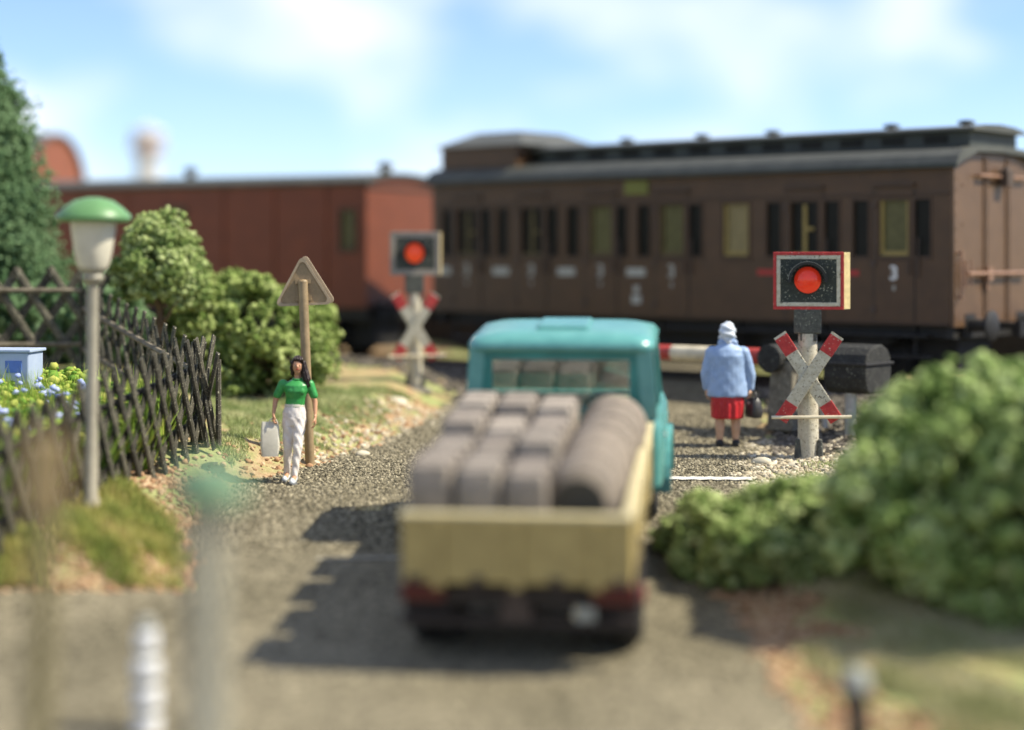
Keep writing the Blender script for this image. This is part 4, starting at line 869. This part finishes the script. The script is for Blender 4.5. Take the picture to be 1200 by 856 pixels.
def lobes_around(c, r, n, rl, seed, flat=1.0):
    q = np.random.default_rng(seed); out_ = [(c[0], c[1], c[2], r[0] * .78, r[1] * .78, r[2] * .78)]
    for k in range(n):
        a = 2 * PI * k / n + q.uniform(-.4, .4); e = q.uniform(-.5, 1.15); s = q.uniform(.75, 1.2) * rl
        out_.append((c[0] + r[0] * .72 * math.cos(a) * math.cos(e), c[1] + r[1] * .72 * math.sin(a) * math.cos(e), c[2] + r[2] * .75 * math.sin(e), s, s, s * flat))
    return out_
def rootstem(h, r_=.05):
    def f(root):
        s = nb('trunk')
        for k in range(5): a = 2 * PI * k / 5; s.tube((.08 * math.cos(a), .08 * math.sin(a), -.1), (.3 * math.cos(a), .3 * math.sin(a), h), r_, r_ * .5, 7)
        s.build('stems', root)
    return f
# right hand bushes
bush('large_bush', 'big rounded pale green bush filling the right side beside the road', 'bush',
     [(4.35, 16.3, .50, 1.15, 1.0, 1.0), (3.6, 16.2, .3, .62, .7, .72), (4.9, 15.6, .45, .95, .9, 1.0), (4.5, 15.95, .05, .8, .6, .6), (3.85, 16.6, .82, .52, .5, .46), (4.75, 16.8, .98, .75, .6, .5), (5.0, 15.6, 0.0, .7, .55, .6), (5.35, 16.5, .45, .8, .8, .9), (4.3, 15.9, -.2, .45, .4, .4)],
     1250, 46, .046, 'leaf_bush', 'bushes on the right verge', rootstem(.8), clump_r=.20)
bush('low_bush', 'low spreading pale bush between the truck and the big bush on the right', 'bush',
     [(2.75, 18.0, -.12, .62, .6, .42), (2.15, 17.9, -.25, .45, .5, .36), (3.05, 18.2, -.12, .55, .55, .36), (2.5, 17.4, -.32, .5, .45, .34), (3.2, 17.6, -.2, .6, .5, .36), (2.0, 18.6, -.2, .3, .4, .27)],
     820, 40, .036, 'leaf_pale', 'bushes on the right verge', rootstem(.3, .03), clump_r=.11)
bush('bush', 'broad pale green bush behind the triangular sign in front of the red van', 'bush', lobes_around((-4.1, 27.8, 1.2), (1.12, .9, .92), 12, .5, 4) + [(-3.4, 27.4, .9, .5, .5, .6), (-4.7, 27.6, 1.25, .6, .5, .8), (-4.55, 27.2, .8, .5, .4, .5)], 900, 48, .037, 'leaf_far', 'bushes behind the garden', rootstem(.5), clump_r=.17)
bush('bush', 'dark rambling bush behind the rear lattice fence, under the conifer', 'bush', [(-8.0, 28.6, 1.4, 1.3, .8, .9), (-6.7, 28.4, 1.3, 1.0, .7, .9), (-9.6, 28.4, 1.5, 1.3, .8, 1.1), (-5.8, 28.3, 1.0, .7, .6, .7)], 700, 32, .05, 'leaf_fir', 'bushes behind the garden', rootstem(.5), clump_r=.17)
def shrub_stem(root):
    s = nb('trunk'); s.tube((0, 0, -.2), (.05, -.1, 1.15), .085, .06, 9).tube((.05, -.1, 1.1), (-.1, -.55, 1.75), .045, .025, 7).tube((.05, -.1, 1.05), (.2, -.2, 1.8), .045, .02, 7).tube((.02, -.08, .8), (.35, -.35, 1.25), .035, .015, 7).tube((.05, -.1, 1.1), (-.3, 0, 1.7), .05, .02, 7); s.build('trunk', root, smooth='auto')
bush('round_shrub', 'round topped shrub with a bare brown stem above the garden fence', 'shrub', [(-5.25, 26.6, 2.52, .50, .5, .52), (-5.45, 26.6, 2.3, .36, .4, .42), (-5.0, 26.5, 2.25, .34, .38, .4), (-5.2, 26.5, 2.85, .33, .36, .28), (-4.85, 26.6, 2.05, .22, .25, .25)], 440, 52, .033, 'leaf_pale', None, shrub_stem, clump_r=.14, core=False)
# conifer
def conifer(x, y, h, r_):
    g = gzz(x, y); root = tag(empty('conifer', (x, y, g)), 'tall soft green conifer cut by the left edge of the picture', 'conifer')
    nb('trunk').tube((0, 0, -.2), (0, 0, h * .9), .16, .03, 10).build('trunk', root, smooth='auto')
    P_ = []; T_ = []; n = 0; br = nb('trunk')
    for k in range(210):
        t = (k / 210) ** 1.15; z = .25 + (h - .25) * t; rr = r_ * (1 - t) ** .55 * RNG.uniform(.78, 1.1) + .10; a = k * 2.4 + RNG.uniform(-.3, .3)
        tip = np.array([rr * math.cos(a), rr * math.sin(a), z - .12 * rr]); st = np.array([0, 0, z + .05])
        br.tube(st, tip, .02, .008, 4, False)
        m = int(70 + 260 * rr); u_ = RNG.uniform(.3, 1.02, m) ** .7; q = st + (tip - st) * u_[:, None]
        P_.append(q + RNG.normal(size=(m, 3)) * np.array([.12, .12, .09]) * (.5 + .7 * rr)); T_.append(np.clip(RNG.normal(.5, .15) + RNG.normal(0, .16, m), 0, 1))
    P_ = np.concatenate(P_); T_ = np.concatenate(T_)
    V_, F_, k_ = crumbs(P_, RNG.uniform(.6, 1.2, len(P_)) * .042, 'oct', .4); np_mesh('crown', V_, F_, 'leaf_fir', np.repeat(T_, k_), False, root)
    br.build('branches', root)
conifer(-9.0, 29.0, 5.5, 1.75)

# ------------------------------------------------------------------ ground cover
def scatter(n, x0, x1, y0, y1, keep):
    x = RNG.uniform(x0, x1, n); y = RNG.uniform(y0, y1, n); k = keep(x, y); return np.stack([x[k], y[k], gz(x[k], y[k])], 1)
def patch(x, y, s=1.3, o=0): return np.sin(x * s * 2.1 + o) * np.sin(y * s * 1.7 + o * 2) + .6 * np.sin(x * s * 4.7 + y * s * 3.1 + o)
def cover(name, P_, kind, hh, key, ww=.008, lean=.7):
    n = len(P_); h = RNG.uniform(.5, 1.2, n) * hh
    V_, F_, k_ = blades(P_, h, ww, lean); t = np.clip(.5 + .3 * patch(P_[:, 0], P_[:, 1], 2.2, 1) + RNG.normal(0, .2, n), 0, 1)
    return tag(np_mesh(name, V_, F_, key, np.repeat(t, k_)), kind='stuff')
lft_ = lambda x, y: (x < xl(y) - .12) & (y > 17.3)
onroad = lambda x, y: inside_road(x, y)
# verge grass left: from the sign back to the bushes
cover('grass', scatter(70000, -4.6, -1.0, 21.5, 28.5, lambda x, y: (x < xl(y) - .25 - .3 * np.abs(np.sin(y * 3))) & (x > -3.72 - (y - 22.6) * .66) & (patch(x, y, 1.3, .4) > -.75 + .9 * sm((x - xl(y) + 1.0) / .8))), 0, .07, 'grass_pale', .010)
cover('grass', scatter(26000, -5.2, -3.2, 17.3, 20.2, lambda x, y: lft_(x, y) & (patch(x, y, 1.2, 2.0) + RNG.uniform(-.5, .5, len(x)) > -.3) & (x > -4.2 - (22.6 - y) * .262 - .25)), 0, .16, 'grass', .012)
cover('garden_plants', scatter(46000, -8.2, -4.3, 18.6, 23.0, lambda x, y: (x < -3.72 - (22.6 - y) * .262 - .25) & (patch(x, y, 1.5, 3) > -.4)), 0, .78, 'grass_lush', .022, .6)
cover('grass', scatter(120000, 2.2, 6.8, 10.5, 17.0, lambda x, y: (x > xr(y) + .55 + .3 * np.sin(y * 2.4)) & (patch(x, y, 1.1, 5) > -.9)), 0, .085, 'grass_dry', .012)
cover('grass', scatter(16000, 3.0, 7.0, 18.0, 23.2, lambda x, y: (x > xr(y) + .5) & (patch(x, y, 1.4, 1.5) > -.2)), 0, .07, 'grass_pale', .010)
def grit(name, P_, size, key, shape='oct', flat=.8, sk=1.0):
    n = len(P_); V_, F_, k_ = crumbs(P_, RNG.uniform(.5, 1.3, n) ** 1.5 * size, shape, .35, flat); t = RNG.uniform(0, 1, n) ** sk
    return tag(np_mesh(name, V_, F_, key, np.repeat(t, k_)), kind='stuff')
def road_pts(n, x0, x1, y0, y1):
    x = RNG.uniform(x0, x1, n); y = RNG.uniform(y0, y1, n); k = inside_road(x, y); x, y = x[k], y[k]; return np.stack([x, y, road_z(x, y) + .012], 1)
grit('road_grit', road_pts(64000, -3.6, 3.4, 18.6, 27), .019, 'grit')
P_ = scatter(5200, -4.6, -1.0, 17.4, 28.5, lambda x, y: (x < xl(y) + .06) & (x > xl(y) - .75 - RNG.exponential(.25, len(x)))); grit('soil_crumbs', P_, .030, 'rubble', 'ico')
P_ = scatter(5200, -6.5, -3.1, 17.2, 21.5, lambda x, y: (x < xl(y) + .05)); grit('soil_crumbs', P_, .034, 'rubble', 'ico', .6)
P_ = scatter(9000, 1.8, 4.6, 10.5, 18.2, lambda x, y: (x > xr(y) - .08) & (x < xr(y) + .9 + .3 * np.sin(y * 3))); grit('soil_crumbs', P_, .034, 'rubble', 'ico')
P_ = scatter(5200, 2.7, 5.4, 21.4, 25.2, lambda x, y: (x > xr(y) - .28 * np.abs(np.sin(y * 4)))); grit('pale_rubble', P_, .034, 'pebble', 'ico')
P_ = scatter(1700, -3.4, -.9, 23.3, 28, lambda x, y: (x < xl(y) + .1) & (x > xl(y) - .9)); grit('pale_rubble', P_, .034, 'pebble', 'ico')
gp = scatter(14000, -8.0, -4.4, 18.8, 23.2, lambda x, y: (x < -3.72 - (22.6 - y) * .262 - .3) & (patch(x, y, 1.9, 3) > -.2)); gp[:, 2] += RNG.uniform(.1, .72, len(gp)); grit('garden_foliage', gp, .052, 'grass_lush', 'ico')
P_ = scatter(16000, 3.4, 9.5, 23.2, 28.5, lambda x, y: (np.abs(track_d(x, y)) < 5.6 - RNG.exponential(.3, len(x))) & (x > xr(y) + .15)); grit('track_ballast_stones', P_, .05, 'ballast_stone', 'ico')
P_ = scatter(9000, -4.5, .2, 27.5, 34, lambda x, y: (np.abs(track_d(x, y)) < 4.3 - RNG.exponential(.3, len(x)))); grit('track_ballast_stones', P_, .05, 'ballast_stone', 'ico')
bl = scatter(420, -7.0, -5.0, 19.4, 22.2, lambda x, y: (x < -3.72 - (22.6 - y) * .262 - .4) & (patch(x, y, 2.4, 4) > .35)); bl[:, 2] += RNG.uniform(.62, .82, len(bl)); grit('blue_blossoms', bl, .05, 'blossom', 'ico')
def stones(pts):
    for k, (x, y, s, lb) in enumerate(pts):
        V_, F_, k_ = crumbs(np.zeros((1, 3)), np.array([s]), 'ico', .3, .6)
        o = np_mesh('stone', V_, F_, 'pebble', np.full(len(V_), .85)); o.location = (x, y, gzz(x, y) + s * .12); sb = o.modifiers.new('s', 'SUBSURF'); sb.levels = 1; sb.render_levels = 1; tag(o, lb, 'stone')
stones([(3.25, 23.35, .15, 'pale angular stone on the rubble left of the large signal'), (3.62, 23.1, .10, 'smaller pale stone lying in front of the large signal'), (-2.0, 24.0, .12, 'pale flat stone at the road edge behind the triangular sign'), (-1.75, 27.6, .22, 'pale lump of stone on the sandy verge left of the far signal')])

# ------------------------------------------------------------------ people
def fingers(mb, wrist, dirv, side_, palm_n, S_, curl=.9):
    """palm, four bent fingers of unequal length and a thumb"""
    w_ = Vector(wrist); d = Vector(dirv).normalized(); s = Vector(side_).normalized(); n = Vector(palm_n).normalized()
    pe = w_ + d * .085 * S_
    for t in (-.5, -.17, .17, .5): mb.cap(w_ + s * t * .045 * S_, pe + s * t * .072 * S_, .019 * S_, .0165 * S_, 8)
    for t, ln in ((-.5, .062), (-.17, .078), (.17, .074), (.5, .056)):
        a = pe + s * t * .072 * S_; m = a + (d * math.cos(curl * .4) + n * math.sin(curl * .4)) * ln * .55 * S_; e_ = m + (d * math.cos(curl * 1.3) + n * math.sin(curl * 1.3)) * ln * .5 * S_
        mb.cap(a, m, .0105 * S_, .0095 * S_, 8); mb.cap(m, e_, .0095 * S_, .008 * S_, 8)
    a = w_ + d * .025 * S_ - s * .03 * S_; m = a + (d * .6 - s * .8 + n * .4).normalized() * .045 * S_; mb.cap(a, m, .014 * S_, .0115 * S_, 8); mb.cap(m, m + (d * .9 - s * .2 + n * .5).normalized() * .035 * S_, .011 * S_, .009 * S_, 8)
# woman in green, walking toward the camera (local -Y), 1.55 m
gxp, gyp = -2.71, 21.95
wo = tag(empty('person', (gxp, gyp, gzz(gxp, gyp) - .0), (0, 0, R(4))), 'woman with long brown hair in green shirt and pale trousers, walking', 'person')
K = 1.0
sh_l, el_l, wr_l = (-.10, 0, 1.20), (-.185, .015, 1.01), (-.205, -.04, .855)    # her right arm, image left
sh_r, el_r, wr_r = (.23, .01, 1.195), (.295, .0, .985), (.30, -.06, .815)
b_ = nb('skin')
b_.ell((.085, -.01, 1.435), (.068, .082, .100)).cap((.085, -.018, 1.385), (.085, -.03, 1.365), .052, .040)          # skull and jaw
b_.cap((.082, .01, 1.24), (.085, .0, 1.38), .042, .04).ell((.085, -.095, 1.425), (.011, .018, .019)).ell((.018, .0, 1.428), (.010, .016, .025)).ell((.152, .0, 1.428), (.010, .016, .025))
b_.ell((.058, -.073, 1.445), (.016, .012, .006)).ell((.112, -.073, 1.445), (.016, .012, .006)).ell((.085, -.08, 1.393), (.022, .012, .008))
b_.loft([(.045, .0, .74, .125, .09), (.045, .0, .86, .14, .098), (.055, 0, .96, .105, .08), (.065, 0, 1.08, .125, .09), (.07, 0, 1.19, .145, .085), (.08, .005, 1.245, .09, .06), (.082, .008, 1.27, .045, .045)])
for s_, e_, w__ in ((sh_l, el_l, wr_l), (sh_r, el_r, wr_r)): b_.cap(s_, e_, .043, .034).cap(e_, w__, .034, .022)
fingers(b_, wr_l, (-.02, -.05, -1), (0, 1, 0), (1, 0, 0), 1.0, 1.25); fingers(b_, wr_r, (.0, -.15, -1), (0, 1, 0), (-1, 0, 0), 1.0, .8)
hipl, knl, anl = (-.02, 0, .78), (-.035, -.01, .43), (-.055, .13, .09)     # trailing leg
hipr, knr, anr = (.105, 0, .78), (.09, -.11, .44), (.05, -.13, .085)       # leading leg
for h_, k_, a_ in ((hipl, knl, anl), (hipr, knr, anr)): b_.cap(h_, k_, .078, .052).cap(k_, a_, .050, .032).cap(a_, (a_[0] - .01, a_[1] - .11, .045), .034, .027)
fuse(b_, 'body', wo, .008, 4)
t_ = nb('shirt').loft([(.05, .0, .925, .125, .098), (.052, 0, .96, .122, .095), (.06, 0, 1.03, .122, .096), (.068, -.012, 1.12, .142, .112), (.07, -.01, 1.19, .156, .104), (.078, .0, 1.24, .115, .074), (.083, .005, 1.268, .056, .054)])
t_.cap((-.095, 0, 1.205), (-.163, .01, 1.075), .062, .052).cap((.228, .01, 1.20), (.282, .005, 1.065), .062, .052).ell((.01, -.075, 1.125), (.052, .045, .05)).ell((.125, -.075, 1.125), (.052, .045, .05))
fuse(t_, 'shirt', wo, .008, 5)
cl_ = nb('shirt')
for k in range(14): a = 2 * PI * k / 14; a2 = 2 * PI * (k + 1) / 14; cl_.cap((.083 + .054 * math.cos(a), .0 + .052 * math.sin(a) - .004, 1.272 + .008 * math.sin(a)), (.083 + .054 * math.cos(a2), .052 * math.sin(a2) - .004, 1.272 + .008 * math.sin(a2)), .012, .012, 6)
cl_.build('collar', wo, smooth=True)
t_ = nb('trousers').loft([(.045, .0, .70, .135, .10), (.045, .0, .78, .148, .108), (.045, .0, .86, .145, .106), (.05, .0, .955, .118, .092)])
for h_, k_, a_ in ((hipl, knl, anl), (hipr, knr, anr)): t_.cap(h_, k_, .088, .058).cap(k_, (a_[0], a_[1], a_[2] + .015), .057, .043)
tr_ = fuse(t_, 'trousers', wo, .008, 3)
for v in tr_.data.vertices: v.co += v.normal * .004 * math.sin(v.co.z * 38 + v.co.x * 60 + v.co.y * 40) * (1 if v.co.z < .8 else .3)
nb('bag_pale').loft([(.05, 0, .935, .126, .098), (.05, 0, .965, .122, .096)]).build('waistband', wo, smooth='auto')
for a_, nm in ((anl, 0), (anr, 1)):
    s__ = nb('shoe_white'); s__.cap((a_[0], a_[1] + .02, .07), (a_[0] - .01, a_[1] - .02, .055), .044, .042).cap((a_[0] - .01, a_[1] - .03, .05), (a_[0] - .022, a_[1] - .135, .038), .043, .034); so_ = fuse(s__, 'shoe', wo, .007, 3)
    nb('sole').prism([(a_[0] + .04 * math.cos(q) * (1 if math.sin(q) > 0 else .95) - (.012 if math.sin(q) < 0 else 0), a_[1] - .05 + .115 * math.sin(q)) for q in np.linspace(0, 2 * PI, 18, endpoint=False)], .0, .018, 'z').build('sole', so_)
h_ = nb('hair').ell((.087, .022, 1.452), (.083, .086, .108)).cap((.06, -.06, 1.515), (.13, -.055, 1.505), .03, .03).cap((.025, -.03, 1.47), (.02, .01, 1.33), .03, .028).cap((.15, -.03, 1.47), (.172, -.02, 1.36), .034, .042).cap((.172, -.02, 1.36), (.20, -.03, 1.26), .044, .045).cap((.20, -.03, 1.26), (.215, -.04, 1.19), .042, .028).cap((.08, .07, 1.44), (.10, .085, 1.27), .065, .05)
ho = fuse(h_, 'hair', wo, .009, 3)
for v in ho.data.vertices: v.co += Vector((0, 0, 0)) + v.normal * .006 * math.sin(v.co.x * 210 + v.co.z * 60)
for x in (.06, .112): nb('eyewhite').ell((x, -.079, 1.436), (.012, .006, .006)).m('eye').ell((x, -.083, 1.436), (.006, .004, .006)).build('eye', wo, smooth=True)
nb('lips').ell((.085, -.088, 1.393), (.021, .008, .0075)).build('lips', wo, smooth=True)
bag = tag(empty('shopping_bag', (gxp - .245, gyp - .06, gzz(gxp, gyp) + .33), (0, 0, R(8))), 'pale square shopping bag hanging from the hand of the woman in green', 'bag')
stack(nb('bag_pale'), [ring(.10, -.05, .05, 0, .02), ring(.118, -.06, .06, .12, .03), ring(.112, -.045, .045, .30, .025), ring(.10, -.018, .018, .42, .012)]).build('body', bag, smooth='auto')
for y in (-.028, .028):
    hn = nb('bag_pale')
    for k in range(8): a, a2 = PI * k / 8, PI * (k + 1) / 8; hn.tube((.04 + .05 * math.cos(a), y, .39 + .075 * math.sin(a)), (.04 + .05 * math.cos(a2), y, .39 + .075 * math.sin(a2)), .007, .007, 6)
    hn.build('handle', bag, smooth='auto')
# old woman seen from behind (local +Y is forward), 1.70 m
oxp, oyp = 2.97, 24.7; oz = float(road_z(oxp, oyp)) + .015 if inside_road(np.array([oxp]), np.array([oyp]))[0] else gzz(oxp, oyp)
ol = tag(empty('person', (oxp, oyp, oz), (0, 0, R(-3))), 'stout person seen from behind in a pale blue jacket, white headscarf and red skirt', 'person')
b_ = nb('skin_pale'); b_.ell((.0, .02, 1.57), (.085, .10, .125)).cap((0, .0, 1.36), (0, .02, 1.5), .06, .055).ell((0, .125, 1.565), (.014, .022, .022)).ell((-.086, .02, 1.565), (.01, .018, .03)).ell((.086, .02, 1.565), (.01, .018, .03))
b_.loft([(0, .0, .60, .17, .14), (0, 0, .8, .19, .16), (0, 0, 1.05, .19, .15), (0, 0, 1.3, .2, .13), (0, 0, 1.39, .1, .08)])
arms = (((-.225, 0, 1.30), (-.295, .02, 1.0), (-.285, .05, .80)), ((.225, 0, 1.30), (.315, .02, 1.0), (.315, .03, .80)))
for s_, e_, w__ in arms: b_.cap(s_, e_, .055, .045).cap(e_, w__, .045, .03)
fingers(b_, arms[0][2], (0, .05, -1), (0, 1, 0), (1, 0, 0), 1.12, .8); fingers(b_, arms[1][2], (0, .0, -1), (0, 1, 0), (-1, 0, 0), 1.12, 1.3)
for x, y in ((-.105, .0), (.115, .03)): b_.cap((x, y, .60), (x, y, .38), .085, .068).cap((x, y, .36), (x, y - .005, .25), .068, .066).cap((x, y - .005, .25), (x, y, .08), .066, .044).cap((x, y, .06), (x + .03 * (1 if x > 0 else -.6), y + .12, .04), .042, .034)
fuse(b_, 'body', ol, .009, 4)
j_ = nb('jacket').loft([(0, .0, .685, .275, .185), (0, 0, .72, .282, .19), (0, 0, .9, .262, .18), (0, 0, 1.1, .245, .172), (0, -.015, 1.25, .245, .168), (0, -.01, 1.34, .22, .14), (0, .0, 1.41, .13, .10), (0, .01, 1.455, .085, .085)], 24)
for s_, e_, w__ in arms: j_.cap((s_[0] * .95, s_[1], 1.29), e_, .095, .078).cap(e_, (w__[0], w__[1], w__[2] + .01), .078, .06)
fuse(j_, 'jacket', ol, .011, 6)
jo = [o for o in kids(ol) if o.name.startswith('jacket')][0]
for v in jo.data.vertices: v.co += v.normal * (.003 * math.sin(v.co.x * 26 + v.co.z * 13) * math.sin(v.co.z * 17 + v.co.x * 9) + .0015 * math.sin(v.co.z * 41 - v.co.x * 33))
cb_ = nb('jacket').cap((-.09, -.03, 1.43), (.09, -.03, 1.43), .05, .05).cap((.09, -.02, 1.43), (.07, .07, 1.42), .045, .04).cap((-.09, -.02, 1.43), (-.07, .07, 1.42), .045, .04); fuse(cb_, 'collar', ol, .01, 4)
k_ = nb('skirt').loft([(0, .0, .385, .215, .165), (0, 0, .40, .217, .167), (0, 0, .55, .225, .17), (0, 0, .75, .23, .165)], 26); ko = fuse(k_, 'skirt', ol, .012, 3)
for v in ko.data.vertices: a = math.atan2(v.co.y, v.co.x); v.co += Vector((math.cos(a), math.sin(a), 0)) * .010 * math.sin(a * 11) * (1 if v.co.z < .6 else .3)
s__ = nb('scarf').ell((0, .005, 1.585), (.118, .125, .135)).cap((0, -.04, 1.53), (0, -.085, 1.43), .085, .035).cap((-.06, .05, 1.50), (.06, .05, 1.50), .06, .06).cap((-.05, -.075, 1.545), (.05, -.085, 1.545), .045, .045); sc_ = fuse(s__, 'headscarf', ol, .011, 4)
for v in sc_.data.vertices: v.co += v.normal * .007 * math.sin(v.co.z * 70 + v.co.x * 25)
for x, y in ((-.105, .0), (.115, .03)): fuse(nb('shoe_black').cap((x, y - .02, .055), (x, y + .03, .055), .053, .052).cap((x, y + .02, .045), (x + .03 * (1 if x > 0 else -.6), y + .14, .04), .052, .044).box((x, y - .03, .018), (.085, .08, .035)), 'shoe', ol, .008, 3)
for x in (-.035, .035): nb('eye').ell((x, .108, 1.59), (.012, .008, .008)).build('eye', ol, smooth=True)
hbg = tag(empty('handbag', (oxp + .36, oyp - .0, oz + .40), (0, 0, R(20))), 'dark handbag held in the right hand of the person in the blue jacket', 'handbag')
stack(nb('handbag'), [ring(.07, -.13, .13, 0, .04), ring(.085, -.15, .15, .06, .05), ring(.07, -.13, .13, .22, .05), ring(.04, -.09, .09, .27, .03)]).build('body', hbg, smooth='auto')
hn = nb('handbag')
for k in range(10): a, a2 = PI * k / 10, PI * (k + 1) / 10; hn.tube((-.01, .10 * math.cos(a), .25 + .12 * math.sin(a)), (-.01, .10 * math.cos(a2), .25 + .12 * math.sin(a2)), .012, .012, 7)
hn.build('handle', hbg, smooth='auto'); nb('steel').box((-.075, -.0, .2), (.02, .05, .03)).build('clasp', hbg)
